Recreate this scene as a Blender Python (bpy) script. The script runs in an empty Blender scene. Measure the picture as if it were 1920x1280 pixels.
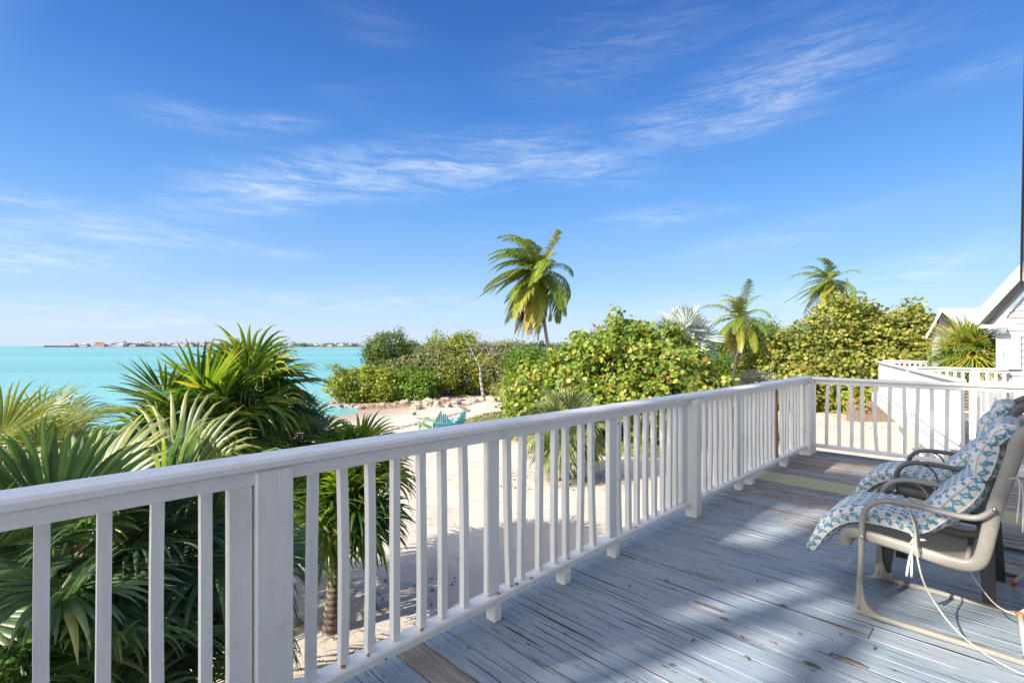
import bpy, bmesh, math, random
import numpy as np
from mathutils import Vector, Matrix
R = math.radians
scene = bpy.context.scene
COL = scene.collection
rng = np.random.default_rng(7)
random.seed(7)

# ------------------------------------------------------------------ camera, sky, sun, exposure
cam_data = bpy.data.cameras.new('camera')
cam_data.lens = 17.53; cam_data.sensor_width = 36.0
cam_data.shift_y = 0.0042
cam_data.clip_start = 0.05; cam_data.clip_end = 20000
cam = bpy.data.objects.new('camera', cam_data); COL.objects.link(cam)
cam.location = (0, 0, 1.5); cam.rotation_euler = (R(90), 0, R(45))
scene.camera = cam

SUN_ELEV = 32.0
SUN_PHI = 13.0          # the sun stands almost in line with the long railing, a little outside it
SUN_DIR = Vector((-math.sin(R(SUN_PHI))*math.cos(R(SUN_ELEV)), -math.cos(R(SUN_PHI))*math.cos(R(SUN_ELEV)), math.sin(R(SUN_ELEV))))
sun_data = bpy.data.lights.new('sun', 'SUN')
sun_data.energy = 4.4; sun_data.angle = R(0.55); sun_data.color = (1.0, 0.93, 0.82)
sun = bpy.data.objects.new('sun', sun_data); COL.objects.link(sun)
sun.rotation_euler = (-SUN_DIR).to_track_quat('-Z', 'Y').to_euler()
scene.view_settings.view_transform = 'Standard'
scene.view_settings.look = 'None'
scene.view_settings.exposure = 1.02
scene.view_settings.gamma = 1.0
scene.view_settings.use_curve_mapping = False

world = bpy.data.worlds.new('World'); scene.world = world; world.use_nodes = True
WT = world.node_tree

class NB:
    """small helper to wire nodes"""
    def __init__(s, tree): s.t = tree; s.n = tree.nodes; s.l = tree.links
    def new(s, typ, **kw):
        n = s.n.new(typ)
        for k, v in kw.items(): setattr(n, k, v)
        return n
    def link(s, a, b): s.l.new(a, b)
    def put(s, sock, v):
        if hasattr(v, 'is_output'): s.l.new(v, sock)
        elif v is not None:
            if isinstance(v, (tuple, list)) and len(v) == 3 and sock.type == 'RGBA': v = (*v, 1)
            sock.default_value = v
    def math(s, op, a, b=None, c=None, clamp=False):
        n = s.new('ShaderNodeMath', operation=op, use_clamp=clamp)
        s.put(n.inputs[0], a); s.put(n.inputs[1], b)
        if c is not None: s.put(n.inputs[2], c)
        return n.outputs[0]
    def vmath(s, op, a, b=None):
        n = s.new('ShaderNodeVectorMath', operation=op)
        s.put(n.inputs[0], a)
        if b is not None: s.put(n.inputs[1], b)
        return n.outputs[1] if op in ('LENGTH', 'DOT_PRODUCT') else n.outputs[0]
    def mapping(s, vec, loc=(0, 0, 0), rot=(0, 0, 0), scale=(1, 1, 1), typ='POINT'):
        n = s.new('ShaderNodeMapping', vector_type=typ)
        s.put(n.inputs[0], vec)
        n.inputs['Location'].default_value = loc; n.inputs['Rotation'].default_value = rot
        n.inputs['Scale'].default_value = scale
        return n.outputs[0]
    def noise(s, vec, scale, detail=4, rough=0.55, dist=0.0):
        n = s.new('ShaderNodeTexNoise')
        s.put(n.inputs['Vector'], vec); n.inputs['Scale'].default_value = scale
        n.inputs['Detail'].default_value = detail; n.inputs['Roughness'].default_value = rough
        n.inputs['Distortion'].default_value = dist
        return n.outputs[0]
    def voro(s, vec, scale, feature='F1'):
        n = s.new('ShaderNodeTexVoronoi', feature=feature)
        s.put(n.inputs['Vector'], vec); n.inputs['Scale'].default_value = scale
        return n
    def rng(s, v, a, b, c=0.0, d=1.0, smooth=True):
        n = s.new('ShaderNodeMapRange'); n.interpolation_type = 'SMOOTHSTEP' if smooth else 'LINEAR'
        s.put(n.inputs[0], v)
        n.inputs[1].default_value = a; n.inputs[2].default_value = b
        n.inputs[3].default_value = c; n.inputs[4].default_value = d
        return n.outputs[0]
    def ramp(s, v, stops):
        n = s.new('ShaderNodeValToRGB'); s.put(n.inputs[0], v)
        el = n.color_ramp.elements
        while len(el) < len(stops): el.new(0.5)
        for e, (p, c) in zip(el, stops): e.position = p; e.color = (*c, 1)
        return n.outputs[0]
    def mix(s, f, a, b, blend='MIX'):
        n = s.new('ShaderNodeMix', data_type='RGBA', blend_type=blend)
        s.put(n.inputs[0], f); s.put(n.inputs[6], a); s.put(n.inputs[7], b)
        return n.outputs[2]
    def sep(s, v):
        n = s.new('ShaderNodeSeparateXYZ'); s.put(n.inputs[0], v); return n.outputs
    def comb(s, x, y, z):
        n = s.new('ShaderNodeCombineXYZ')
        s.put(n.inputs[0], x); s.put(n.inputs[1], y); s.put(n.inputs[2], z); return n.outputs[0]

def az_el(px, py):
    a = math.atan((px-960)/935)
    return math.degrees(a), math.degrees(math.atan((648-py)/935*math.cos(a)))

def build_world():
    b = NB(WT); WT.nodes.clear()
    out = b.new('ShaderNodeOutputWorld'); bg = b.new('ShaderNodeBackground')
    b.link(bg.outputs[0], out.inputs[0]); bg.inputs[1].default_value = 0.13
    sky = b.new('ShaderNodeTexSky', sky_type='NISHITA')
    sky.sun_disc = False; sky.sun_elevation = R(SUN_ELEV); sky.sun_rotation = R(SKY_ROT)
    sky.altitude = 0; sky.air_density = 1.0; sky.dust_density = 0.6; sky.ozone_density = 2.6
    hs = b.new('ShaderNodeHueSaturation'); b.link(sky.outputs[0], hs.inputs['Color'])
    hs.inputs['Saturation'].default_value = 1.22; hs.inputs['Value'].default_value = 1.0
    tc = b.new('ShaderNodeTexCoord')
    x, y, z = b.sep(tc.outputs['Generated'])
    # azimuth measured clockwise from the direction (-1, 1), elevation, both in degrees
    fwd = b.math('MULTIPLY', b.math('SUBTRACT', y, x), 0.7071)
    lat = b.math('MULTIPLY', b.math('ADD', y, x), 0.7071)
    az = b.math('MULTIPLY', b.math('ARCTAN2', lat, fwd), 57.2958)
    el = b.math('MULTIPLY', b.math('ARCSINE', z), 57.2958)
    ae = b.comb(az, el, 0.0)
    blobs = [  # px, py, half width deg, half height deg, tilt deg, strength
        (840, 315, 20, 3.6, 7, 0.7), (1120, 315, 9, 3.0, 0, 0.5), (480, 375, 9, 2.2, 8, .45), (1410, 185, 12, 4.0, 7, 0.7), (1230, 225, 6, 2.4, 6, 0.35),
        (560, 340, 13, 3.6, 10, 0.5), (250, 445, 13, 3.2, 6, 0.5), (60, 495, 10, 1.8, 0, 0.5),
        (1150, 90, 16, 5, 12, 0.2), (1600, 50, 16, 6, -8, 0.12), (540, 230, 5, 1.3, 8, 0.35), (370, 225, 7, 1.5, 0, 0.28),
        (1230, 408, 9, 1.3, 3, 0.45), (1790, 500, 13, 2.4, 10, 0.42), (1420, 455, 11, 2.0, 9, 0.3), (540, 478, 4, .8, 0, .3),
        (700, 570, 24, 2.6, 2, 0.4), (230, 598, 14, 1.6, -3, 0.4), (700, 50, 7, 2.6, -6, 0.14), (1830, 140, 8, 1.6, 5, .2),
        (30, 375, 8, 1.5, -6, 0.3), (1400, 560, 20, 2.0, 4, 0.25)]
    tot = None
    for px, py, w, h, tl, s in blobs:
        a, e = az_el(px, py)
        v = b.mapping(ae, (a, e, 0), (0, 0, R(tl)), (w, h, 1), 'TEXTURE')
        m = b.math('MULTIPLY', b.rng(b.vmath('LENGTH', v), 1.25, 0.0), s)
        tot = m if tot is None else b.math('ADD', tot, m)
    # away from the view the same sort of thin cirrus goes on
    base = b.noise(b.mapping(ae, rot=(0, 0, R(-8)), scale=(0.02, 0.07, 1)), 1.0, 3, 0.5)
    tot = b.math('ADD', tot, b.math('MULTIPLY', b.rng(base, .5, .75), .22))
    st1 = b.noise(b.mapping(ae, rot=(0, 0, R(-7)), scale=(0.08, 0.60, 1)), 1.0, 10, 0.68, 0.7)
    st2 = b.noise(b.mapping(ae, rot=(0, 0, R(14)), scale=(0.30, 1.4, 1)), 1.0, 9, 0.70, 0.5)
    st = b.math('MULTIPLY', b.rng(st1, 0.30, 0.74), b.rng(st2, 0.15, 0.72))
    cl = b.math('MULTIPLY', tot, st, clamp=True)
    cl = b.math('MULTIPLY', b.math('MINIMUM', b.math('MULTIPLY', cl, .85), 0.6), b.rng(el, 0.0, 1.5))
    # the deep, even blue of a clear winter day over the sea: same colour at every azimuth
    grad = b.ramp(b.rng(el, 0.0, 90.0, 0.0, 1.0, False), [(0, (.62, .77, .95)), (.03, (.48, .67, .93)), (.075, (.34, .58, .91)), (.18, (.145, .385, .83)), (.28, (.062, .225, .65)), (.38, (.034, .135, .47)), (1, (.022, .08, .34))])
    grad = b.mix(1.0, grad, (3.85, 3.85, 4.05), 'MULTIPLY')
    col = b.mix(0.84, hs.outputs[0], grad)
    # whitish glare added round the sun, behind the view, for neutral fill in shade
    dsun = b.vmath('DOT_PRODUCT', tc.outputs['Generated'], tuple(SUN_DIR))
    gl = b.math('POWER', b.math('MAXIMUM', b.rng(dsun, .36, 1.0, 0, 1, False), 0.0), 1.7)
    col = b.mix(gl, col, (10.5, 10.2, 9.6))
    col = b.mix(cl, col, (4.0, 4.3, 4.6))
    b.link(col, bg.inputs[0])
SKY_ROT = 193.0
build_world()

# ------------------------------------------------------------------ helpers
def W(lat, dep, z=0.0):
    """lat metres to the right and dep metres ahead of the viewpoint -> world"""
    return Vector((0.70711*(lat-dep), 0.70711*(lat+dep), z))
FW = Vector((-0.70711, 0.70711, 0)); RT = Vector((0.70711, 0.70711, 0)); UP = Vector((0, 0, 1))
def at(px, py, dep):
    return W((px-960)/935*dep, dep, 1.5-(py-648)/935*dep)

def tag(o, label=None, cat=None, group=None, kind=None):
    if label: o['label'] = label
    if cat: o['category'] = cat
    if group: o['group'] = group
    if kind: o['kind'] = kind
    return o
def empty(name, loc, label, cat, group=None):
    o = bpy.data.objects.new(name, None); COL.objects.link(o); o.location = loc
    o.empty_display_size = 0.2
    return tag(o, label, cat, group)
def link(name, me, parent=None, mat=None):
    if mat is not None: me.materials.append(mat)
    o = bpy.data.objects.new(name, me); COL.objects.link(o)
    if parent is not None:
        o.parent = parent
        loc = Vector((0, 0, 0)); p = parent
        while p is not None: loc += p.location; p = p.parent
        o.location = -loc            # meshes are written in world metres
    return o
class MB:
    def __init__(s): s.v = []; s.f = []; s.uv = None
    def add(s, vs, fs):
        n = len(s.v); s.v.extend([tuple(v) for v in vs]); s.f.extend([tuple(i+n for i in f) for f in fs]); return s
    def build(s, name, mat, parent=None, smooth=False):
        me = bpy.data.meshes.new(name); me.from_pydata(s.v, [], s.f); me.update()
        if smooth: me.polygons.foreach_set('use_smooth', [True]*len(me.polygons))
        return link(name, me, parent, mat)
def np_mesh(name, V, F, mat, parent=None, tint=None, smooth=False, extra=None):
    V = np.asarray(V, dtype=np.float32).reshape(-1, 3); F = np.asarray(F, dtype=np.int32)
    me = bpy.data.meshes.new(name)
    me.vertices.add(len(V)); me.vertices.foreach_set('co', V.ravel())
    k = F.shape[1]
    me.loops.add(F.size); me.loops.foreach_set('vertex_index', F.ravel())
    me.polygons.add(len(F)); me.polygons.foreach_set('loop_start', np.arange(0, F.size, k, dtype=np.int32))
    me.update(calc_edges=True)
    if smooth: me.polygons.foreach_set('use_smooth', np.ones(len(F), dtype=bool))
    if tint is not None:
        a = me.attributes.new('tint', 'FLOAT', 'POINT'); a.data.foreach_set('value', np.asarray(tint, dtype=np.float32))
    for nm, arr in (extra or {}).items():
        a = me.attributes.new(nm, 'FLOAT', 'POINT'); a.data.foreach_set('value', np.asarray(arr, dtype=np.float32))
    return link(name, me, parent, mat)

def cbox(hx, hy, hz, c):
    """chamfered box about the origin: 24 verts, 44 triangles"""
    c = min(c, hx*.9, hy*.9, hz*.9); H = (hx, hy, hz)
    vs = []; idx = {}
    for sx in (-1, 1):
        for sy in (-1, 1):
            for sz in (-1, 1):
                S = (sx, sy, sz)
                for a in range(3):
                    p = [S[i]*(H[i]-(0 if i == a else c)) for i in range(3)]
                    idx[(S, a)] = len(vs); vs.append(p)
    fs = []
    def S2(a, s, b, t, c_, u):
        L = [0, 0, 0]; L[a] = s; L[b] = t; L[c_] = u; return tuple(L)
    for a in range(3):
        b_, c_ = (a+1) % 3, (a+2) % 3
        for s in (-1, 1):
            q = [idx[(S2(a, s, b_, t, c_, u), a)] for t, u in ((-1, -1), (1, -1), (1, 1), (-1, 1))]
            fs.append(q if s > 0 else q[::-1])
        for s in (-1, 1):
            for t in (-1, 1):   # edge between faces b_ (sign s) and c_ (sign t), running along a
                q = [idx[(S2(a, -1, b_, s, c_, t), b_)], idx[(S2(a, 1, b_, s, c_, t), b_)],
                     idx[(S2(a, 1, b_, s, c_, t), c_)], idx[(S2(a, -1, b_, s, c_, t), c_)]]
                fs.append(q if s*t > 0 else q[::-1])
    for sx in (-1, 1):
        for sy in (-1, 1):
            for sz in (-1, 1):
                q = [idx[((sx, sy, sz), a)] for a in range(3)]
                fs.append(q if sx*sy*sz > 0 else q[::-1])
    return vs, fs
def add_box(mb, x0, x1, y0, y1, z0, z1, c=0.004):
    vs, fs = cbox((x1-x0)/2, (y1-y0)/2, (z1-z0)/2, c)
    m = ((x0+x1)/2, (y0+y1)/2, (z0+z1)/2)
    return mb.add([(v[0]+m[0], v[1]+m[1], v[2]+m[2]) for v in vs], fs)
def box(name, x0, x1, y0, y1, z0, z1, mat, parent=None, c=0.004):
    return add_box(MB(), x0, x1, y0, y1, z0, z1, c).build(name, mat, parent)
def add_beam(mb, p0, p1, w, h, up=UP, c=0.004):
    p0 = Vector(p0); p1 = Vector(p1); d = (p1-p0); L = d.length; d.normalize()
    s = d.cross(Vector(up)); s.normalize(); u = s.cross(d)
    vs, fs = cbox(L/2, w/2, h/2, c); m = (p0+p1)/2
    return mb.add([m + d*v[0] - s*v[1] + u*v[2] for v in vs], fs)
def beam(name, p0, p1, w, h, mat, parent=None, up=UP, c=0.004):
    return add_beam(MB(), p0, p1, w, h, up, c).build(name, mat, parent)
def add_tube(mb, pts, rad, n=8, flat=1.0, flatdir=None, caps=True):
    pts = [Vector(p) for p in pts]; m = len(pts)
    if not hasattr(rad, '__len__'): rad = [rad]*m
    vs = []; prev = None
    for i, p in enumerate(pts):
        t = (pts[min(i+1, m-1)]-pts[max(i-1, 0)]).normalized()
        if flatdir is not None: a = Vector(flatdir)
        else: a = prev if prev is not None else (UP if abs(t.z) < .9 else Vector((1, 0, 0)))
        s = (a - t*a.dot(t)).normalized(); prev = s; u = t.cross(s)
        for k in range(n):
            th = 2*math.pi*k/n
            vs.append(p + s*(math.cos(th)*rad[i]*flat) + u*(math.sin(th)*rad[i]))
    fs = [(i*n+k, i*n+(k+1) % n, (i+1)*n+(k+1) % n, (i+1)*n+k) for i in range(m-1) for k in range(n)]
    if caps: fs += [tuple(range(n))[::-1], tuple(range((m-1)*n, m*n))]
    return mb.add(vs, fs)
def tube(name, pts, rad, mat, parent=None, n=8, flat=1.0, flatdir=None):
    return add_tube(MB(), pts, rad, n, flat, flatdir).build(name, mat, parent, smooth=True)
def smooth_path(pts, k=6):
    """Catmull-Rom through the points"""
    P = [Vector(p) for p in pts]; P = [2*P[0]-P[1]] + P + [2*P[-1]-P[-2]]; out = []
    for i in range(1, len(P)-2):
        for j in range(k):
            t = j/k; a, b_, c, d = P[i-1], P[i], P[i+1], P[i+2]
            out.append(0.5*((2*b_)+(c-a)*t+(2*a-5*b_+4*c-d)*t*t+(-a+3*b_-3*c+d)*t*t*t))
    out.append(P[-2]); return out

# ------------------------------------------------------------------ materials
def new_mat(name):
    m = bpy.data.materials.new(name); m.use_nodes = True
    m.node_tree.nodes.clear(); b = NB(m.node_tree)
    out = b.new('ShaderNodeOutputMaterial'); p = b.new('ShaderNodeBsdfPrincipled')
    b.link(p.outputs[0], out.inputs[0]); return m, b, p, out
def bump(b, p, h, strength=0.3, dist=0.01):
    n = b.new('ShaderNodeBump'); n.inputs['Strength'].default_value = strength; n.inputs['Distance'].default_value = dist
    b.put(n.inputs['Height'], h); b.link(n.outputs[0], p.inputs['Normal'])
def pos(b): return b.new('ShaderNodeNewGeometry').outputs['Position']

def mat_paint(name, col, grain=(34, 34, 2.5), dirt=0.12, rough=0.45, spots=0.0, dcol=(0.35, 0.33, 0.30)):
    m, b, p, o = new_mat(name); P = pos(b)
    g = b.noise(b.mapping(P, scale=grain), 1.0, 4, 0.6)
    n = b.noise(P, 3.0, 6, 0.7)
    c = b.mix(b.math('MULTIPLY', b.rng(n, .5, .8), dirt), col, dcol)
    c = b.mix(b.math('MULTIPLY', b.rng(g, .55, .75), dirt*.8), c, tuple(x*.75 for x in col))
    if spots:
        v = b.voro(b.mapping(P, scale=(1, 1, 1)), 9.0)
        d = b.math('ADD', v.outputs['Distance'], b.math('MULTIPLY', b.noise(P, 60, 3), .12))
        k = b.math('MULTIPLY', b.rng(d, .135, .09), b.rng(b.noise(P, 2.3, 2), .52, .6))
        c = b.mix(b.math('MULTIPLY', k, spots), c, (0.22, 0.07, 0.02))
        ch = b.math('MULTIPLY', b.rng(b.noise(b.mapping(P, scale=(14, 14, 5)), 1.0, 6, .75), .66, .69), b.rng(b.noise(P, 1.7, 2), .5, .62))
        c = b.mix(ch, c, (0.16, 0.14, 0.12))
    b.put(p.inputs['Base Color'], c); p.inputs['Roughness'].default_value = rough
    bump(b, p, g, 0.6, 0.006)
    return m
def mat_plain(name, col, rough=0.5, metal=0.0, var=0.1, scale=20, bumps=0.15):
    m, b, p, o = new_mat(name); P = pos(b)
    n = b.noise(P, scale, 4, .6)
    b.put(p.inputs['Base Color'], b.mix(b.rng(n, .3, .7), tuple(x*(1-var) for x in col), tuple(min(1, x*(1+var)) for x in col)))
    p.inputs['Roughness'].default_value = rough; p.inputs['Metallic'].default_value = metal
    bump(b, p, n, bumps, 0.004); return m

def mat_leaf(name, stops, trans=0.35, rough=0.42, tcol=None, spec=0.45):
    m, b, p, o = new_mat(name)
    a = b.new('ShaderNodeAttribute'); a.attribute_name = 'tint'
    c = b.ramp(a.outputs['Fac'], stops)
    n = b.noise(pos(b), 9.0, 3, .6)
    c = b.mix(b.rng(n, .35, .7), c, b.mix(1.0, c, (0.72, 0.75, 0.7), 'MULTIPLY'))
    b.put(p.inputs['Base Color'], c); p.inputs['Roughness'].default_value = rough
    p.inputs['Specular IOR Level'].default_value = spec
    t = b.new('ShaderNodeBsdfTranslucent')
    b.put(t.inputs[0], b.mix(1.0, c, tcol or (1.5, 1.6, 0.55), 'MULTIPLY'))
    mx = b.new('ShaderNodeMixShader'); mx.inputs[0].default_value = trans
    b.link(p.outputs[0], mx.inputs[1]); b.link(t.outputs[0], mx.inputs[2]); b.link(mx.outputs[0], o.inputs[0])
    return m

def mat_deck():
    m, b, p, o = new_mat('weathered_blue_grey_boards'); P = pos(b)
    oi = b.new('ShaderNodeObjectInfo'); rnd = oi.outputs['Random']
    off = b.comb(b.math('MULTIPLY', rnd, 37.0), b.math('MULTIPLY', rnd, 11.0), 0.0)
    Q = b.vmath('ADD', P, off)
    fib = b.noise(b.mapping(Q, scale=(1.6, 75, 20)), 1.0, 6, .7, .3)
    fib2 = b.noise(b.mapping(Q, scale=(5, 190, 60)), 1.0, 4, .7)
    big = b.noise(b.mapping(Q, scale=(.7, 2.2, 1)), 1.0, 5, .6)
    blot = b.noise(b.mapping(Q, scale=(2.2, 17, 1)), 1.0, 7, .72, .5)
    flake = b.noise(b.mapping(Q, scale=(9, 34, 1)), 1.0, 5, .7, .3)
    x, y, z = b.sep(P)
    # the far end of the deck is worn the most
    wear = b.math('ADD', b.rng(y, 3.4, 6.0, 0.012, .18), b.math('MULTIPLY', b.math('SUBTRACT', rnd, .5), .10))
    paint = b.mix(b.rng(fib, .35, .7), (0.24, 0.305, 0.375), (0.37, 0.43, 0.49))
    paint = b.mix(b.rng(big, .45, .7), paint, (0.36, 0.40, 0.445))
    paint = b.mix(b.math('MULTIPLY', b.rng(fib2, .50, .66), .62), paint, (0.10, 0.125, 0.16))
    wood = b.mix(b.rng(fib2, .35, .65), (0.17, 0.115, 0.08), (0.36, 0.29, 0.235))
    wood = b.mix(b.rng(big, .45, .6), wood, (0.30, 0.285, 0.275))
    bare = b.rng(b.math('ADD', blot, wear), .615, .66)
    thin = b.math('MULTIPLY', b.rng(b.math('ADD', fib, b.math('MULTIPLY', wear, .8)), .60, .67), .8)
    flk = b.rng(b.math('ADD', flake, b.math('MULTIPLY', wear, .3)), .635, .655)
    c = b.mix(b.math('MAXIMUM', bare, thin), paint, wood)
    c = b.mix(flk, c, (0.11, 0.08, 0.06))
    crack = b.math('MULTIPLY', b.rng(b.noise(b.mapping(Q, scale=(1.1, 60, 1)), 1.0, 2, .5, .25), .615, .645), 1.0)
    c = b.mix(crack, c, (0.03, 0.028, 0.03))
    b.put(p.inputs['Base Color'], c)
    b.put(p.inputs['Roughness'], b.mix(bare, (.48,)*3, (.75,)*3))
    h = b.math('SUBTRACT', b.math('ADD', b.math('MULTIPLY', fib, .6), b.math('MULTIPLY', fib2, .4)), b.math('ADD', b.math('MULTIPLY', bare, .5), crack))
    bump(b, p, h, .6, .004)
    return m
def mat_wood(name, c1, c2, axis=(2, 60, 60), rough=.7):
    m, b, p, o = new_mat(name); P = pos(b)
    f = b.noise(b.mapping(P, scale=axis), 1.0, 5, .65, .4)
    b.put(p.inputs['Base Color'], b.ramp(f, [(.3, c1), (.7, c2)])); p.inputs['Roughness'].default_value = rough
    bump(b, p, f, .5, .004); return m

def mat_sand():
    m, b, p, o = new_mat('coral_sand'); P = pos(b)
    g = b.new('ShaderNodeAttribute'); g.attribute_name = 'grass'
    w = b.new('ShaderNodeAttribute'); w.attribute_name = 'wet'
    n1 = b.noise(P, .55, 6, .6); n2 = b.noise(P, 7, 5, .7); n3 = b.noise(P, 45, 3, .7)
    c = b.mix(b.rng(n1, .35, .7), (0.54, 0.465, 0.39), (0.62, 0.55, 0.47))
    c = b.mix(b.math('MULTIPLY', b.rng(n2, .55, .75), .35), c, (0.42, 0.35, 0.28))
    sp = b.math('MULTIPLY', b.rng(n3, .68, .72), b.rng(n2, .4, .6))
    c = b.mix(b.math('MULTIPLY', sp, .6), c, (0.16, 0.12, 0.09))
    wet = b.math('MULTIPLY', w.outputs['Fac'], b.rng(n1, .2, .6, .7, 1.0))
    c = b.mix(wet, c, (0.30, 0.235, 0.165))
    wr = b.rng(b.math('ABSOLUTE', b.math('SUBTRACT', b.math('ADD', w.outputs['Fac'], b.math('MULTIPLY', n1, .16)), .42)), .018, .004)
    wr = b.math('MULTIPLY', wr, b.rng(n2, .45, .55))
    c = b.mix(wr, c, (0.15, 0.10, 0.07))
    gm = b.math('MULTIPLY', g.outputs['Fac'], b.rng(n2, .25, .5))
    gc = b.mix(b.rng(b.noise(P, 2.5, 4), .35, .65), (0.17, 0.20, 0.04), (0.34, 0.30, 0.11))
    c = b.mix(gm, c, gc)
    b.put(p.inputs['Base Color'], c); p.inputs['Roughness'].default_value = .85
    fp = b.voro(b.vmath('ADD', P, b.comb(n2, n2, 0.0)), 2.6).outputs['Distance']
    h = b.math('ADD', b.math('ADD', b.math('MULTIPLY', n2, .8), b.math('MULTIPLY', n3, .25)), b.math('MULTIPLY', b.rng(fp, .0, .28), 1.3))
    bump(b, p, h, .55, .05); return m
def mat_water():
    m, b, p, o = new_mat('turquoise_water'); P = pos(b)
    # along the shore direction the bands are long, across it short
    rot = b.mapping(P, rot=(0, 0, R(-45)))
    band = b.noise(b.mapping(rot, scale=(.003, .03, 1)), 1.0, 4, .55, .2)
    band2 = b.noise(b.mapping(rot, scale=(.03, .16, 1)), 1.0, 4, .6, .3)
    rip = b.noise(b.mapping(rot, scale=(.6, 2.0, 1)), 1.0, 5, .65, .2)
    c = b.mix(b.rng(band, .35, .65), (0.135, 0.355, 0.36), (0.185, 0.42, 0.425))
    c = b.mix(b.math('MULTIPLY', b.rng(band2, .5, .75), .4), c, (0.09, 0.29, 0.34))
    c = b.mix(b.math('MULTIPLY', b.rng(rip, .45, .7), .35), c, (0.28, 0.50, 0.50))
    b.put(p.inputs['Base Color'], c); p.inputs['Roughness'].default_value = .38
    p.inputs['Specular IOR Level'].default_value = .22
    bump(b, p, b.math('ADD', b.math('MULTIPLY', rip, 1.5), b.noise(b.mapping(rot, scale=(.12, .5, 1)), 1.0, 3)), .55, .3); return m
def mat_cushion():
    m, b, p, o = new_mat('blue_white_ikat_cloth')
    uv = b.new('ShaderNodeUVMap').outputs[0]
    nz = b.new('ShaderNodeTexNoise'); b.put(nz.inputs['Vector'], b.mapping(uv, scale=(60, 22, 1))); nz.inputs['Scale'].default_value = 1; nz.inputs['Detail'].default_value = 3
    wob = b.math('SUBTRACT', nz.outputs[0], .5)
    u, v, _ = b.sep(uv)
    def S(x, per, ph=0.0): return b.math('SINE', b.math('ADD', b.math('MULTIPLY', x, 2*math.pi/per), ph))
    def C(x, per, ph=0.0): return b.math('COSINE', b.math('ADD', b.math('MULTIPLY', x, 2*math.pi/per), ph))
    zz = b.math('ADD', v, b.math('MULTIPLY', S(u, .052), .009))
    f = b.math('ADD', b.math('MULTIPLY', C(u, .052), .8), b.math('MULTIPLY', C(zz, .060), 1.0))
    f = b.math('ADD', f, b.math('MULTIPLY', b.math('MULTIPLY', C(u, .026), C(zz, .030)), .5))
    f = b.math('ADD', f, b.math('MULTIPLY', wob, 2.1))
    blue = b.rng(f, .18, .32)
    d = b.math('MULTIPLY', C(u, .052), C(zz, .060)); d = b.math('ADD', d, b.math('MULTIPLY', wob, 1.2))
    dots = b.rng(d, .80, .9)
    c = b.mix(blue, (0.74, 0.72, 0.69), b.mix(b.rng(b.noise(uv, 30, 2), .4, .6), (0.09, 0.26, 0.40), (0.15, 0.36, 0.49)))
    c = b.mix(b.math('MULTIPLY', dots, blue), c, (0.64, 0.62, 0.6))
    b.put(p.inputs['Base Color'], c); p.inputs['Roughness'].default_value = .85
    w = b.noise(uv, 420, 2); big = b.noise(uv, 14, 4, .6, .6)
    bump(b, p, b.math('ADD', b.math('MULTIPLY', w, .25), big), .7, .012); return m
def mat_bark(name, c1, c2, ring=14.0):
    m, b, p, o = new_mat(name); P = pos(b); x, y, z = b.sep(P)
    n = b.noise(P, 14, 5, .7)
    w = b.math('SINE', b.math('ADD', b.math('MULTIPLY', z, ring*6.28), b.math('MULTIPLY', n, 5)))
    f = b.math('ADD', b.math('MULTIPLY', w, .22), n)
    b.put(p.inputs['Base Color'], b.ramp(f, [(.3, c1), (.75, c2)])); p.inputs['Roughness'].default_value = .85
    bump(b, p, f, .8, .02); return m
def mat_rock():
    m, b, p, o = new_mat('coral_rock'); P = pos(b)
    n = b.noise(P, 6, 6, .75); v = b.voro(P, 18).outputs['Distance']
    b.put(p.inputs['Base Color'], b.ramp(n, [(.35, (.20, .165, .13)), (.65, (.50, .44, .36))])); p.inputs['Roughness'].default_value = .9
    bump(b, p, b.math('SUBTRACT', n, b.math('MULTIPLY', v, .5)), .9, .05); return m
def mat_sling():
    m, b, p, o = new_mat('tan_mesh_sling'); P = pos(b)
    x, y, z = b.sep(P)
    s = b.math('ADD', b.math('SINE', b.math('MULTIPLY', y, 900.0)), 0.0)
    b.put(p.inputs['Base Color'], b.mix(b.rng(s, -.5, .5), (0.36, 0.33, 0.29), (0.60, 0.56, 0.50)))
    p.inputs['Roughness'].default_value = .6
    t = b.new('ShaderNodeBsdfTranslucent'); t.inputs[0].default_value = (.6, .55, .48, 1); mx = b.new('ShaderNodeMixShader'); mx.inputs[0].default_value = .4
    b.link(p.outputs[0], mx.inputs[1]); b.link(t.outputs[0], mx.inputs[2]); b.link(mx.outputs[0], o.inputs[0]); return m

M = {}
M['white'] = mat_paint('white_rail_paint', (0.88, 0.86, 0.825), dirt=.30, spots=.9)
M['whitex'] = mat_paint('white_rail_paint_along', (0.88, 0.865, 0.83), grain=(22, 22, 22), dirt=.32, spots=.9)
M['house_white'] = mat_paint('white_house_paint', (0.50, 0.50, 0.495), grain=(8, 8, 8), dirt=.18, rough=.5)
M['deck_white'] = mat_paint('white_parapet_paint', (0.66, 0.655, 0.64), grain=(26, 26, 3), dirt=.2, rough=.5)
M['ledge'] = mat_paint('worn_ledge_paint', (0.50, 0.53, 0.56), grain=(20, 20, 20), dirt=.7)
M['roof_white'] = mat_plain('white_metal_roof', (0.66, 0.68, 0.70), .4, .0, .05)
M['soffit'] = mat_paint('pale_soffit_paint', (0.62, 0.58, 0.52), grain=(8, 8, 8), dirt=.1)
M['deck'] = mat_deck()
M['newboard'] = mat_wood('green_treated_board', (0.36, 0.35, 0.20), (0.50, 0.49, 0.31), (2, 60, 30))
M['bareboard'] = mat_wood('bare_grey_brown_board', (0.20, 0.15, 0.115), (0.40, 0.35, 0.31), (3, 50, 30))
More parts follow.
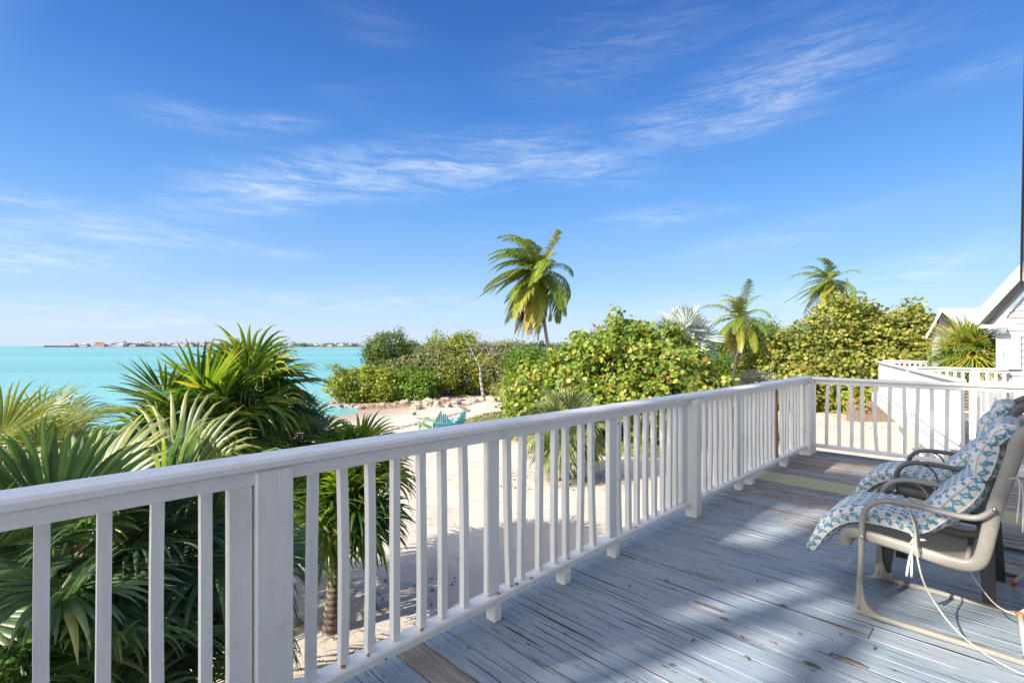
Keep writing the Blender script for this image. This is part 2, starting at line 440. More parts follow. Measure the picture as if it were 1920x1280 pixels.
M['brownpost'] = mat_wood('unpainted_brown_wood', (0.16, 0.09, 0.05), (0.33, 0.22, 0.14), (50, 50, 3))
M['fence'] = mat_wood('weathered_fence_wood', (0.17, 0.11, 0.075), (0.36, 0.27, 0.20), (30, 30, 2))
M['sand'] = mat_sand(); M['water'] = mat_water(); M['cushion'] = mat_cushion(); M['rock'] = mat_rock(); M['sling'] = mat_sling()
M['frame_tan'] = mat_plain('taupe_powder_coat', (0.30, 0.28, 0.25), .38, 0, .06, 60, .05)
M['frame_shaded'] = mat_plain('shaded_taupe_powder_coat', (0.105, 0.105, 0.105), .35, 0, .08, 60, .05)  # same frame coat, darkened for the cushion shade on the far chair
M['black_plastic'] = mat_plain('dark_navy_plastic', (0.022, 0.026, 0.036), .42, 0, .1, 40, .05)
M['pvc'] = mat_plain('white_painted_tube', (0.62, 0.61, 0.57), .4, 0, .08, 30, .05)
M['rust'] = mat_plain('rust', (0.42, 0.13, 0.04), .8, 0, .3, 60, .4)
M['cord'] = mat_plain('pale_cord', (0.50, 0.47, 0.42), .6, 0, .15, 80)
M['steel'] = mat_plain('bright_bolt', (0.6, 0.6, 0.6), .3, 1, .05)
M['darkgrey'] = mat_plain('dark_grey_fascia', (0.075, 0.08, 0.09), .5, 0, .1, 10)
M['midgrey'] = mat_plain('grey_fascia', (0.22, 0.23, 0.25), .5, 0, .1, 10)
M['bark'] = mat_bark('palm_bark', (.07, .05, .04), (.24, .19, .15), 12)
M['coco_bark'] = mat_bark('coconut_bark', (.20, .165, .13), (.42, .37, .32), 7)
M['twig'] = mat_bark('grey_twigs', (.16, .135, .12), (.36, .33, .30), 3)
M['fibre'] = mat_plain('brown_leaf_fibre', (.20, .13, .08), .9, 0, .3, 30, .5)
M['deadleaf'] = mat_leaf('dry_fronds', [(0, (.12, .075, .04)), (.5, (.26, .17, .09)), (1, (.36, .28, .17))], .2, .7, (1.2, 1.1, .7), .2)
M['thatch'] = mat_leaf('thatch_palm_leaf', [(0, (.035, .085, .026)), (.45, (.125, .215, .034)), (.8, (.30, .37, .055)), (1, (.42, .34, .05))], .36, .33)
M['silver'] = mat_leaf('silver_fan_leaf', [(0, (.05, .10, .05)), (.5, (.11, .185, .085)), (.85, (.24, .31, .15)), (1, (.46, .44, .16))], .30, .38, (1.2, 1.5, .6))
M['sabal'] = mat_leaf('sabal_leaf', [(0, (.07, .11, .045)), (.5, (.15, .20, .075)), (1, (.34, .34, .13))], .3, .4)
M['bismarck'] = mat_leaf('blue_silver_leaf', [(0, (.32, .39, .38)), (.6, (.52, .58, .56)), (1, (.64, .68, .64))], .15, .5, (1, 1.1, 1))
M['coconut'] = mat_leaf('coconut_leaf', [(0, (.05, .115, .025)), (.5, (.18, .26, .036)), (.85, (.44, .40, .055)), (1, (.55, .34, .06))], .22, .36)
M['seagrape'] = mat_leaf('sea_grape_leaf', [(0, (.08, .155, .020)), (.5, (.235, .31, .045)), (.86, (.45, .46, .10)), (.93, (.42, .24, .05)), (1, (.33, .07, .03))], .32, .45)
M['seagrape_dry'] = mat_leaf('ochre_sea_grape_leaf', [(0, (.11, .15, .022)), (.5, (.29, .31, .06)), (.86, (.46, .44, .12)), (.94, (.42, .26, .06)), (1, (.28, .08, .03))], .3, .5)
M['mangrove'] = mat_leaf('mangrove_leaf', [(0, (.06, .11, .014)), (.5, (.20, .26, .026)), (.85, (.38, .38, .045)), (1, (.42, .30, .05))], .3, .4)
M['mangrove_dark'] = mat_leaf('dark_mangrove_leaf', [(0, (.04, .08, .018)), (.5, (.10, .16, .024)), (1, (.26, .30, .04))], .28, .4)
M['bush'] = mat_leaf('bright_bush_leaf', [(0, (.055, .12, .018)), (.5, (.14, .25, .028)), (1, (.30, .38, .05))], .3, .38)
M['olive'] = mat_leaf('grey_green_leaf', [(0, (.12, .14, .06)), (.5, (.24, .26, .11)), (1, (.38, .38, .20))], .25, .6)
M['silverbush'] = mat_leaf('silver_hedge_leaf', [(0, (.20, .21, .16)), (.5, (.36, .37, .29)), (1, (.52, .52, .42))], .12, .7, (1, 1, .9))
M['far_green'] = mat_leaf('far_trees', [(0, (.05, .075, .05)), (.5, (.09, .115, .075)), (1, (.15, .16, .11))], .1, .8)
M['grassblade'] = mat_leaf('grass_blades', [(0, (.07, .11, .02)), (.5, (.19, .22, .05)), (1, (.36, .32, .12))], .3, .6)
M['teal'] = mat_paint('teal_chair_paint', (0.05, 0.30, 0.36), grain=(20, 20, 20), dirt=.1)
M['green'] = mat_paint('pale_green_chair_paint', (0.30, 0.42, 0.24), grain=(20, 20, 20), dirt=.1)
M['aqua'] = mat_paint('light_blue_chair_paint', (0.12, 0.40, 0.50), grain=(20, 20, 20), dirt=.1)
M['glass'] = mat_plain('dark_window_glass', (.03, .04, .05), .1, 0, .1)
M['roof_red'] = mat_plain('red_tile_roof', (.48, .13, .07), .7, 0, .15, 2)
M['roof_grey'] = mat_plain('grey_roof', (.36, .36, .36), .7, 0, .15, 2)
M['cream'] = mat_plain('cream_wall', (.60, .56, .48), .7, 0, .06, 2)
M['coconut_nut'] = mat_plain('coconut_husk', (.22, .16, .05), .6, 0, .25, 20)
M['coral_pink'] = mat_plain('pinkish_shoots', (.30, .17, .12), .8, 0, .25, 20)
# ------------------------------------------------------------------ ground and water
SHORE = np.array([(-3000, -60), (-300, 2), (-70, 14), (-30, 19), (-18, 22.5), (-12.6, 25.5), (-10.0, 28.0), (-9.0, 29.6), (-9.3, 31.2), (-11.3, 33.2), (-12.9, 36), (-13.3, 40),
                  (-9, 46), (0, 55), (20, 70), (60, 110), (200, 260), (3000, 3000)], float)
LAND = np.vstack([SHORE, [(3000, -3000), (-3000, -3000)]])
GRASS = np.array([(-2.6, 24.5), (-1.3, 27.4), (.6, 29.6), (3, 30), (6, 26), (9, 24.6), (12.2, 23.8), (12.3, 22.0), (10.8, 19.6), (9.2, 18), (7, 17.2), (4.8, 16.4), (2.9, 16.7), (1.5, 18), (-.2, 19.6), (-1.4, 21.4)], float)
GRASS2 = np.array([(11, 32.5), (17, 30.5), (21, 29), (30, 30), (40, 45), (20, 60), (5, 50)], float)
def seg_dist(X, Y, poly, closed=True):
    d = np.full(X.shape, 1e9); n = len(poly)
    for i in range(n if closed else n-1):
        a = poly[i]; b_ = poly[(i+1) % n]; e = b_-a; L = (e**2).sum()
        t = np.clip(((X-a[0])*e[0]+(Y-a[1])*e[1])/L, 0, 1)
        d = np.minimum(d, np.hypot(X-a[0]-t*e[0], Y-a[1]-t*e[1]))
    return d
def inside(X, Y, poly):
    c = np.zeros(X.shape, bool); n = len(poly); j = n-1
    for i in range(n):
        xi, yi = poly[i]; xj, yj = poly[j]
        k = ((yi > Y) != (yj > Y)) & (X < (xj-xi)*(Y-yi)/(yj-yi+1e-12)+xi)
        c ^= k; j = i
    return c
def wob(X, Y, s, seed):
    r = np.random.default_rng(seed); z = np.zeros(X.shape)
    for k in range(7):
        a = r.uniform(0, 6.28); f = s*r.uniform(.6, 1.8)
        z += np.sin(X*f*math.cos(a)+Y*f*math.sin(a)+r.uniform(0, 6.28))
    return z/7
def ground_z(X, Y):
    X = np.asarray(X, float); Y = np.asarray(Y, float)
    d = seg_dist(X, Y, SHORE, False); s = np.where(inside(X, Y, LAND), 1, -1)*d
    s = s + wob(X, Y, 1.3, 3)*.5
    t = np.clip(s/6.5, 0, 1); z = -2.49+.29*(t*t*(3-2*t))
    z = np.where(s < 0, -2.49+np.maximum(s*.08, -1.5), z)
    z = z + (wob(X, Y, 2.5, 5)*.03+wob(X, Y, 9, 6)*.012)*np.clip(s/3, 0, 1)*(np.abs(X)+np.abs(Y) < 300)
    return z
def gz(lat, dep): return float(ground_z(np.array([lat]), np.array([dep]))[0])
def G(lat, dep, dz=0.0): return W(lat, dep, gz(lat, dep)+dz)

def axis(lo, hi, st, out, n=26):
    mid = np.arange(lo, hi+1e-6, st); g = np.geomspace(st, 1.0*out, n)
    return np.concatenate([(lo-g)[::-1], mid, hi+g])
ax = axis(-26, 34, .3, 2600); ay = axis(-9, 46, .3, 2600)
GX, GY = np.meshgrid(ax, ay, indexing='ij'); GZ = ground_z(GX, GY)
V = np.stack([.70711*(GX-GY), .70711*(GX+GY), GZ], -1).reshape(-1, 3)
nx, ny = len(ax), len(ay)
I = (np.arange(nx-1)[:, None]*ny+np.arange(ny-1)[None]).ravel()
F = np.stack([I, I+ny, I+ny+1, I+1], 1)
sd = seg_dist(GX, GY, SHORE, False)*np.where(inside(GX, GY, LAND), 1, -1)
wet = np.clip(1-(sd+wob(GX, GY, 1.3, 3)*.7)/5.5, 0, 1)*np.where(GX < -6-(GY-25)*.2+5, 1, .55)
def soft(poly, fall): 
    d = seg_dist(GX, GY, poly)*np.where(inside(GX, GY, poly), 1, -1)+wob(GX, GY, 2.2, 9)*.6
    return np.clip(d/fall+.3, 0, 1)
gr = np.maximum(soft(GRASS, 1.6), soft(GRASS2, 1.0))
ground = np_mesh('ground', V, F, M['sand'], None, None, True, {'wet': wet.ravel(), 'grass': gr.ravel()})
tag(ground, kind='structure')
S_ = 9000
wm = MB().add([W(-S_, -S_, -2.5), W(S_, -S_, -2.5), W(S_, S_, -2.5), W(-S_, S_, -2.5)], [(0, 1, 2, 3)]).build('water', M['water'])
tag(wm, kind='structure')

# ------------------------------------------------------------------ generic plant builders
def norm(a): return a/np.maximum(np.linalg.norm(a, axis=-1, keepdims=True), 1e-9)
def fan_frond(name, c, a, nrm, L, mat, parent, nseg=34, spread=300, droop=.5, base=None, join=.45, stiff=.35, wseg=1.0, seed=0, fold=.35, tint0=.45, tvar=.3, cup=.15, wind=0.0, pet=.014, lenvar=.12, costa=.0):
    """a palmate leaf: nseg folded segments round the hub c; a = outward axis, nrm = leaf normal"""
    r = np.random.default_rng(seed)
    c = np.array(c, float); a = norm(np.array(a, float)); n = np.array(nrm, float); n = norm(n-a*np.dot(n, a)); s = np.cross(a, n)
    K = 8; th = np.radians(np.linspace(-spread/2, spread/2, nseg)); dth = th[1]-th[0]
    rr = np.cos(th)[:, None]*a+np.sin(th)[:, None]*s
    tt = -np.sin(th)[:, None]*a+np.cos(th)[:, None]*s
    rr = norm(rr + n*cup*(.4+np.abs(np.sin(th)))[:, None] + r.normal(0, .035 if nseg < 40 else .016, (nseg, 3)))
    Ls = L*(1-.22*(np.abs(th)/np.radians(spread/2))**2)*(1+r.normal(0, lenvar*.4, nseg))
    st0 = c + a*(costa*L)*np.clip(np.cos(th), 0, 1)[:, None]
    f = np.linspace(0, 1, K+1)
    P = np.zeros((nseg, K+1, 3)); D = np.zeros((nseg, K+1, 3)); P[:, 0] = st0+rr*.015; D[:, 0] = rr
    dr = droop*(1+r.normal(0, .35, nseg)); dr = np.clip(dr, .02, None)
    wv = np.array(-RT)*wind
    for k in range(K):
        g = np.clip(f[k+1]-stiff, 0, 1)**1.3*dr*1.3
        d = norm(D[:, k]+(np.array([0, 0, -1.])[None]+wv)*g[:, None])
        D[:, k+1] = d; P[:, k+1] = P[:, k]+d*(Ls/K)[:, None]
    w = np.minimum(f, join)*math.tan(abs(dth)/2)*1.08
    w = np.where(f > join, w*np.clip((1-f)/(1-join), 0, 1)**.75, w)
    w = w[None, :]*Ls[:, None]*wseg; w = np.maximum(w, .0006)
    sd_ = tt[:, None, :]*w[..., None]
    nn = norm(np.cross(D, tt[:, None, :]))
    sg = np.sign((nn*n).sum(-1, keepdims=True)); nn = nn*np.where(sg == 0, 1, sg)
    Lv = P-sd_; Rv = P+sd_; Mv = P+nn*(w*fold*2)[..., None]
    V = np.stack([Lv, Mv, Rv], 2).reshape(-1, 3)
    st = (K+1)*3
    b0 = (np.arange(nseg)[:, None]*st+np.arange(K)[None]*3).ravel()
    F = np.concatenate([np.stack([b0, b0+1, b0+4, b0+3], 1), np.stack([b0+1, b0+2, b0+5, b0+4], 1)])
    tn = np.clip(tint0+r.normal(0, tvar*.35)+r.normal(0, tvar*.5, nseg), 0, .95)
    T = np.repeat(tn, st).reshape(nseg, K+1, 3)
    T = T+np.array([0, 0, 0, 0, 0, .02, .06, .12, .25])[None, :, None]*r.uniform(0, 1.3, nseg)[:, None, None]; T[:, 0] += .3; T[:, 1] += .12
    T = np.clip(T, 0, 1).ravel()
    if base is not None:          # petiole
        b_ = np.array(base, float); q = 5; pts = np.array([b_+(c-b_)*t+np.array([0, 0, -1.])*0.12*np.linalg.norm(c-b_)*(t*(t-1))*-1*-1 for t in np.linspace(0, 1, q)])
        u = norm(np.cross(c-b_, s)); rad = pet*np.linspace(1.5, .7, q)
        ring = np.stack([pts+s*rad[:, None], pts+u*rad[:, None]*.6, pts-s*rad[:, None], pts-u*rad[:, None]*.6], 1).reshape(-1, 3)
        n0 = len(V); V = np.vstack([V, ring]); T = np.concatenate([T, np.full(len(ring), min(1, tint0+.35))])
        i0 = np.array([[n0+i*4+k, n0+i*4+(k+1) % 4, n0+(i+1)*4+(k+1) % 4, n0+(i+1)*4+k] for i in range(q-1) for k in range(4)])
        F = np.vstack([F, i0])
    return np_mesh(name, V, F, mat, parent, T)

def fan_palm(name, base, crown, label, cat, mat, n=26, L=.75, pet=.7, seed=1, droop=.45, elmin=-35, elmax=78, trunk_r=.07, nseg=34, spread=290, tint0=.45, group=None, wind=0., dead=3, join=.45, stiff=.35, costa=0., cup=.15, lean=None, tvar=.3, azr=None, fold=.35, fibre=True, barkmat=None, wseg=1.0):
    r = np.random.default_rng(seed); base = Vector(base); crown = Vector(crown)
    t = empty(name, base, label, cat, group)
    mid = base.lerp(crown, .5)+Vector((r.uniform(-.08, .08), r.uniform(-.08, .08), 0)) + (Vector(lean) if lean else Vector())
    pts = smooth_path([base-UP*.15, base.lerp(mid, .5), mid, mid.lerp(crown, .5), crown], 5)
    k = len(pts); rad = [trunk_r*(1.35-.35*min(1, i/k*4))*(1+.05*math.sin(i*2.1)) for i in range(k)]
    tube('trunk', pts, rad, barkmat or M['bark'], t, 12)
    if fibre:
        mb = MB()
        for i in range(38):    # leaf bases and fibre round the neck
            az = r.uniform(0, 6.28); z = r.uniform(-.45, .05)*max(.6, pet); d = Vector((math.cos(az), math.sin(az), 0))
            p0 = crown+UP*z+d*trunk_r*.8; add_tube(mb, [p0, p0+d*.05+UP*.08, p0+d*r.uniform(.06, .14)+UP*r.uniform(.1, .22)], [.014, .011, .004], 4)
        tag(mb.build('leaf_bases', M['fibre'], t), kind='stuff')
    ga = 2.39996
    for i in range(n):
        u = (i+.5)/n; el = R(elmax+(elmin-elmax)*u**.8+r.normal(0, 6)); az = i*ga+r.normal(0, .2)
        if azr: az = R(r.uniform(*azr))
        d = Vector((math.cos(az)*math.cos(el), math.sin(az)*math.cos(el), math.sin(el)))
        pl = pet*r.uniform(.8, 1.15)*(1.0-.25*max(0, math.sin(el)))
        hub = crown+d*pl; hub.z -= .10*pl*math.cos(el)
        hub -= RT*wind*pl*.3
        a = (d+Vector((0, 0, -.35*math.cos(el)))).normalized()
        side = a.cross(UP); side = side.normalized() if side.length > .05 else Vector((1, 0, 0))
        nr = side.cross(a); nr = (Matrix.Rotation(r.normal(0, .35), 3, a) @ nr)
        fan_frond('frond', hub, a, nr, L*r.uniform(.85, 1.12), mat, t, nseg, spread, droop*r.uniform(.7, 1.3)*(1.1 if el < .3 else .7), base=crown+d*trunk_r*.5, seed=seed*100+i, tint0=tint0+(.12 if el > .9 else 0)+(.12 if u > .9 else 0), join=join, stiff=stiff, costa=costa, wind=wind, cup=cup, tvar=tvar, fold=fold, pet=.011 if L < 1 else .016, wseg=wseg)
    for i in range(dead):
        az = r.uniform(0, 6.28); el = R(r.uniform(-75, -50)); d = Vector((math.cos(az)*math.cos(el), math.sin(az)*math.cos(el), math.sin(el)))
        hub = crown+d*pet*.8
        fan_frond('dead_frond', hub, d, Vector((math.cos(az), math.sin(az), .3)), L*.75, M['deadleaf'], t, max(14, nseg//2), 200, 1.2, base=crown, seed=seed*77+i, stiff=.1, join=.3, pet=.01)
    return t

def coco_frond(name, c, az, el, L, mat, parent, seed, nl=46, wind=.5, leaf=.24, tint0=.45, grav=1.0, twist=0.):
    r = np.random.default_rng(seed); K = 18
    d = np.array([math.cos(az)*math.cos(el), math.sin(az)*math.cos(el), math.sin(el)]); p = np.array(c, float); P = [p]; D = [d]
    wv = -np.array(RT)*wind
    for k in range(K):
        t = (k+1)/K
        d = norm(d+(np.array([0, 0, -1.])*grav*.115*(.35+t)+wv*.11*(.3+t))); p = p+d*L/K; P.append(p); D.append(d)
    P = np.array(P); D = np.array(D); V = []; F = []; T = []
    t0 = np.clip(tint0+r.normal(0, .08), 0, .95)
    side = norm(np.cross(D, np.array([0, 0, 1.]))); u = np.cross(side, D)
    rad = L*.008*np.linspace(1.6, .25, K+1)
    for k in range(K+1):
        for q in (side[k], u[k]*.7, -side[k], -u[k]*.7): V.append(P[k]+q*rad[k]); T.append(min(1, t0+.4))
    for k in range(K):
        for j in range(4): F.append((k*4+j, k*4+(j+1) % 4, (k+1)*4+(j+1) % 4, (k+1)*4+j))
    for sgn in (-1, 1):
        for i in range(nl):
            f = .13+.86*(i+r.uniform(0, .6))/nl; x = f*K; k = min(int(x), K-1); q = x-k
            p0 = P[k]*(1-q)+P[k+1]*q; dd = D[k]; s = side[k]*sgn; uu = u[k]
            ll = L*leaf*(math.sin(math.pi*min(.97, .18+f*.80))**.6)*r.uniform(.85, 1.1)
            d0 = norm(s*(1.0-.4*f)+dd*(.45+.5*f)+uu*.22+r.normal(0, .06, 3))
            w = L*.0098*(1-.35*f)
            wd = norm(np.cross(d0, uu))*w; pts = [p0]; d1 = d0
            for st in range(3):
                d1 = norm(d1+np.array([0, 0, -1.])*.36*(st+.5)+wv*.40); pts.append(pts[-1]+d1*ll/3)
            n0 = len(V); ww = [.7, 1.0, .75, .06]; tv = np.clip(t0+r.normal(0, .09), 0, 1)
            for j, pp in enumerate(pts):
                V.append(pp-wd*ww[j]); V.append(pp+wd*ww[j]); T += [min(1, tv+(.12 if j == 3 else 0))]*2
            for j in range(3): F.append((n0+j*2, n0+j*2+1, n0+j*2+3, n0+j*2+2))
    return np_mesh(name, V, F, mat, parent, T)

def coconut_palm(base, crown, L, label, seed, n=24, wind=.6, group=None, bend=None, trunk_r=.13, dead=4, nuts=True, name='coconut_palm', elmin=-70, nl=46):
    r = np.random.default_rng(seed); base = Vector(base); crown = Vector(crown)
    t = empty(name, base, label, 'palm tree', group)
    pts = smooth_path([base-UP*.2, base.lerp(crown, .3)+(Vector(bend) if bend else Vector()), base.lerp(crown, .7)+(Vector(bend)*.6 if bend else Vector()), crown], 7)
    k = len(pts); tube('trunk', pts, [trunk_r*(1.5-.5*min(1, i/k*3))*(1-.25*i/k)*(1+.04*math.sin(i*2.7)) for i in range(k)], M['coco_bark'], t, 12)
    for i in range(n):
        u = (i+.5)/n; el = R(80+(elmin-80)*u**.95+r.normal(0, 6)); az = i*2.39996+r.normal(0, .2)
        coco_frond('frond', crown+UP*.05, az, el, L*r.uniform(.68, 1.08)*(1 if el > -.6 else .95), M['coconut'], t, seed*50+i, nl, wind=wind*(1 if el > -.3 else .3), tint0=.47+.30*max(0, u-.55)/.45*1.2, grav=1.0 if el > 0 else .7)
    for i in range(dead):
        coco_frond('dead_frond', crown-UP*.1, r.uniform(0, 6.28), R(r.uniform(-84, -62)), L*r.uniform(.75, 1.05), M['deadleaf'], t, seed*91+i, nl//2, wind=wind*.3)
    if nuts:
        for i in range(7):
            az = r.uniform(0, 6.28); p = crown+Vector((math.cos(az)*.25, math.sin(az)*.25, -.15-r.uniform(0, .2)))
            blob('coconut', p, (.11, .11, .13), M['coconut_nut'], t, seed=i, jit=.04, sub=2)
        mb = MB()
        for i in range(16):
            az = r.uniform(0, 6.28); d = Vector((math.cos(az), math.sin(az), r.uniform(-.2, .7))); p0 = crown
            add_tube(mb, [p0, p0+d*.3, p0+d*.6-UP*.1], [.03, .02, .008], 4)
        tag(mb.build('flower_stalks', M['coconut_nut'], t), kind='stuff')
    return t

def blob(name, c, radii, mat, parent=None, seed=0, jit=.15, sub=2, flat=0.0):
    bm = bmesh.new(); bmesh.ops.create_icosphere(bm, subdivisions=sub, radius=1.0)
    r = np.random.default_rng(seed+999); ph = r.uniform(0, 6.28, (6, 1)); dr = r.normal(0, 1, (6, 3))*2.4
    rot = Matrix.Rotation(r.uniform(0, 6.28), 3, 'Z')
    for v in bm.verts:
        p = np.array(v.co); k = 1+jit*np.sin(dr@p[:, None]+ph).sum()/2.2
        q = Vector(p*k)*(1+(r.uniform(-.1, .1) if jit > .1 else 0)); q = Vector((q.x*radii[0], q.y*radii[1], max(q.z, -.6)*radii[2])); v.co = rot @ q
    me = bpy.data.meshes.new(name); bm.to_mesh(me); bm.free()
    me.transform(Matrix.Translation(Vector(c)))
    return link(name, me, parent, mat)

def leaf_cloud(name, centers, dirs, ks, leaf, mat, parent, seed, shape='round', sig=.22, upb=.5, tint0=.5, tvar=.33, dens=None, red=.0):
    """leaves gathered in clumps about the given twig ends"""
    r = np.random.default_rng(seed); C = np.repeat(np.asarray(centers), ks, 0); Dd = np.repeat(np.asarray(dirs), ks, 0); N = len(C)
    P = C+r.normal(0, 1, (N, 3))*sig*np.array([1, 1, .8])
    n = norm(Dd*.6+np.array([0, 0, upb])+np.array(SUN_DIR)*.25+r.normal(0, .75, (N, 3)))
    a = norm(np.cross(n, r.normal(0, 1, (N, 3)))); b_ = np.cross(n, a)
    sz = leaf*r.uniform(.5, 1.3, N)
    if shape == 'round': sh = np.array([(-1, 0, 0), (-.55, .82, .12), (.5, .86, .12), (1, .05, -.02), (.5, -.86, .12), (-.55, -.82, .12)]); F0 = [(0, 1, 2, 3), (0, 3, 4, 5)]
    elif shape == 'oval': sh = np.array([(-1, 0, 0), (0, .48, .08), (1, 0, -.08), (0, -.48, .08)]); F0 = [(0, 1, 2, 3)]
    else: sh = np.array([(-1, 0, 0), (0, .16, .03), (1, 0, -.12), (0, -.16, .03)]); F0 = [(0, 1, 2, 3)]
    m = len(sh)
    V = P[:, None]+(a[:, None]*sh[None, :, 0:1]+b_[:, None]*sh[None, :, 1:2]+n[:, None]*sh[None, :, 2:3])*sz[:, None, None]
    F = (np.arange(N)[:, None, None]*m+np.array(F0)[None]).reshape(-1, 4)
    ct = np.repeat(r.normal(0, tvar*.45, len(centers)), ks)
    T = tint0+ct+r.normal(0, tvar*.5, N)
    T = np.clip(T, 0, .89)
    if red: T = np.where(r.random(N) < red, r.uniform(.9, 1, N), T)
    return np_mesh(name, V, F, mat, parent, np.repeat(T, m))

def crown_points(blobs, per, seed, inner=.25, lump=.16):
    """twig ends over the outside of overlapping ellipsoids, none deep inside another"""
    r = np.random.default_rng(seed); C = []; D = []
    for c, rad in blobs:
        c = np.array(c, float); rad = np.array(rad, float)
        area = 4*math.pi*((rad[0]*rad[1])**1.6/3+(rad[0]*rad[2])**1.6/3+(rad[1]*rad[2])**1.6/3)**(1/1.6)
        n = int(area*per); d = norm(r.normal(0, 1, (n, 3)))
        ph = r.uniform(0, 6.28, 8); dr = r.normal(0, 1, (8, 3))*3.0
        k = 1+lump*np.sin(d@dr.T+ph).sum(1)/2.2
        k = np.where(r.random(n) < inner, k*r.uniform(.5, .92, n), k*r.uniform(.93, 1.06, n))
        C.append(c+d*rad*k[:, None]); D.append(d)
    C = np.vstack(C); D = np.vstack(D); keep = np.ones(len(C), bool)
    for c, rad in blobs: keep &= (((C-np.array(c))/np.array(rad))**2).sum(1) > .33
    return C[keep], D[keep]

def bushy(name, base, blobs, label, cat, mat, leaf, per, ks, seed, shape='round', trunk=None, group=None, sig=.22, tint0=.5, tvar=.33, red=0., branches=10, trunk_r=.09, barkmat=None, zmin=None, upb=.5, sprigs=0, lump=.16, inner=.25):
    base = Vector(base); t = empty(name, base, label, cat, group); r = np.random.default_rng(seed+5)
    C, D = crown_points(blobs, per, seed, inner, lump)
    if zmin is not None: k = C[:, 2] > zmin; C, D = C[k], D[k]
    if sprigs:                         # upright shoots breaking the outline
        top = np.argsort(-C[:, 2]+r.normal(0, .5, len(C)))[:sprigs]; ex = []; dx = []
        for i in top:
            h = r.uniform(.25, .75); e = np.array([r.normal(0, .12), r.normal(0, .12), 1.])
            for q in range(4): ex.append(C[i]+e*h*(q+1)/4); dx.append(e)
        C = np.vstack([C, ex]); D = np.vstack([D, dx])
    leaf_cloud('foliage', C, D, ks, leaf, mat, t, seed, shape, sig, upb, tint0, tvar, red=red)
    mb = MB(); top = Vector(np.mean([b_[0] for b_ in blobs], axis=0))
    trunks = trunk or [base]
    for i, b0 in enumerate(trunks):
        b0 = Vector(b0); tgt = b0.lerp(top, .55)
        tube('trunk', smooth_path([b0-UP*.1, b0.lerp(tgt, .5)+Vector((r.normal(0, .12), r.normal(0, .12), 0)), tgt], 4), [trunk_r*(1.2-.05*k) for k in range(9)], barkmat or M['twig'], t, 8)
        for j in range(branches):
            e = Vector(C[r.integers(len(C))]); s0 = b0.lerp(tgt, r.uniform(.35, 1))
            m_ = s0.lerp(e, .5)+Vector((r.normal(0, .15), r.normal(0, .15), -.1))
            add_tube(mb, smooth_path([s0, m_, e], 3), [trunk_r*.5, trunk_r*.42, trunk_r*.35, trunk_r*.27, trunk_r*.2, trunk_r*.14, .008], 5)
    if mb.v: tag(mb.build('branches', barkmat or M['twig'], t, True), kind='stuff')
    return t
# ------------------------------------------------------------------ our deck
XI = -1.97          # inner face of the left railing
YI = 7.85           # inner face of the far railing
deck = empty('wooden_deck', (0, 3, 0), 'weathered blue grey wooden deck with worn boards inside the white railings', 'deck')
r = np.random.default_rng(11)
y = -2.4; i = 0
while y < 8.02:
    w = .142; x0 = -2.19+r.uniform(-.022, .02)
    mt = M['deck']; nm = 'board'
    new = 5.98 < y+w/2 < 6.42; bare = (1.38 < y+w/2 < 1.53)
    z1 = r.uniform(-.001, .001)
    if new: mt = M['newboard']; z1 += .004
    cuts = [x0, 4.0]
    if bare: cuts = [x0, -.9, 4.0]
    elif i % 3 == 1 and not new: cuts = [x0, r.uniform(-.6, 1.5), 4.0]
    for k in range(len(cuts)-1):
        a, b_ = cuts[k], cuts[k+1]
        o = box(nm, a+.002, b_-.002, y, y+w, -.036+z1, z1, M['bareboard'] if (bare and k == 0) else mt, deck, .0012)
        if new: o['label'] = 'new yellowish green treated board'
        if bare and k == 0: o['label'] = 'bare grey brown board'
    y += w+.0068; i += 1
for xx in (-2.12, -1.2, -.3, .6, 1.5, 2.4, 3.3): box('joist', xx, xx+.05, -2.3, 7.95, -.235, -.037, M['fence'], deck)
box('rim_joist', -2.10, 3.9, 7.96, 8.0, -.235, -.040, M['fence'], deck)
for xx, yy in ((-2.05, -2), (-2.05, .8), (-2.05, 4.3), (-2.05, 7.7), (.8, 7.7), (3.2, 7.7), (.8, 2), (3.2, 2)):
    box('deck_post', xx, xx+.12, yy, yy+.12, -2.35, -.236, M['fence'], deck)

def baluster(root, x, y, z0, z1, rr, wx=.036, wy=.036, mat=None, tilt=.006, bow=.004):
    K = 4; vs = []; c = .003; ta, tb = rr.normal(0, tilt, 2); ba, bb = rr.normal(0, bow, 2)
    for k in range(K+1):
        t = k/K; dx = ta*(t-.5)+ba*math.sin(math.pi*t); dy = tb*(t-.5)+bb*math.sin(math.pi*t); z = z0+(z1-z0)*t
        for sx, sy in ((-1, -1), (1, -1), (1, 1), (-1, 1)): vs.append((x+dx+sx*wx/2, y+dy+sy*wy/2, z))
    fs = [(i*4+j, i*4+(j+1) % 4, (i+1)*4+(j+1) % 4, (i+1)*4+j) for i in range(K) for j in range(4)]+[(3, 2, 1, 0), (K*4, K*4+1, K*4+2, K*4+3)]
    o = MB().add(vs, fs).build('baluster', mat or M['white'], root)
    return o
def post(root, x0, x1, y0, y1, z0, z1, name='post', mat=None): return box(name, x0, x1, y0, y1, z0, z1, mat or M['white'], root, .006)

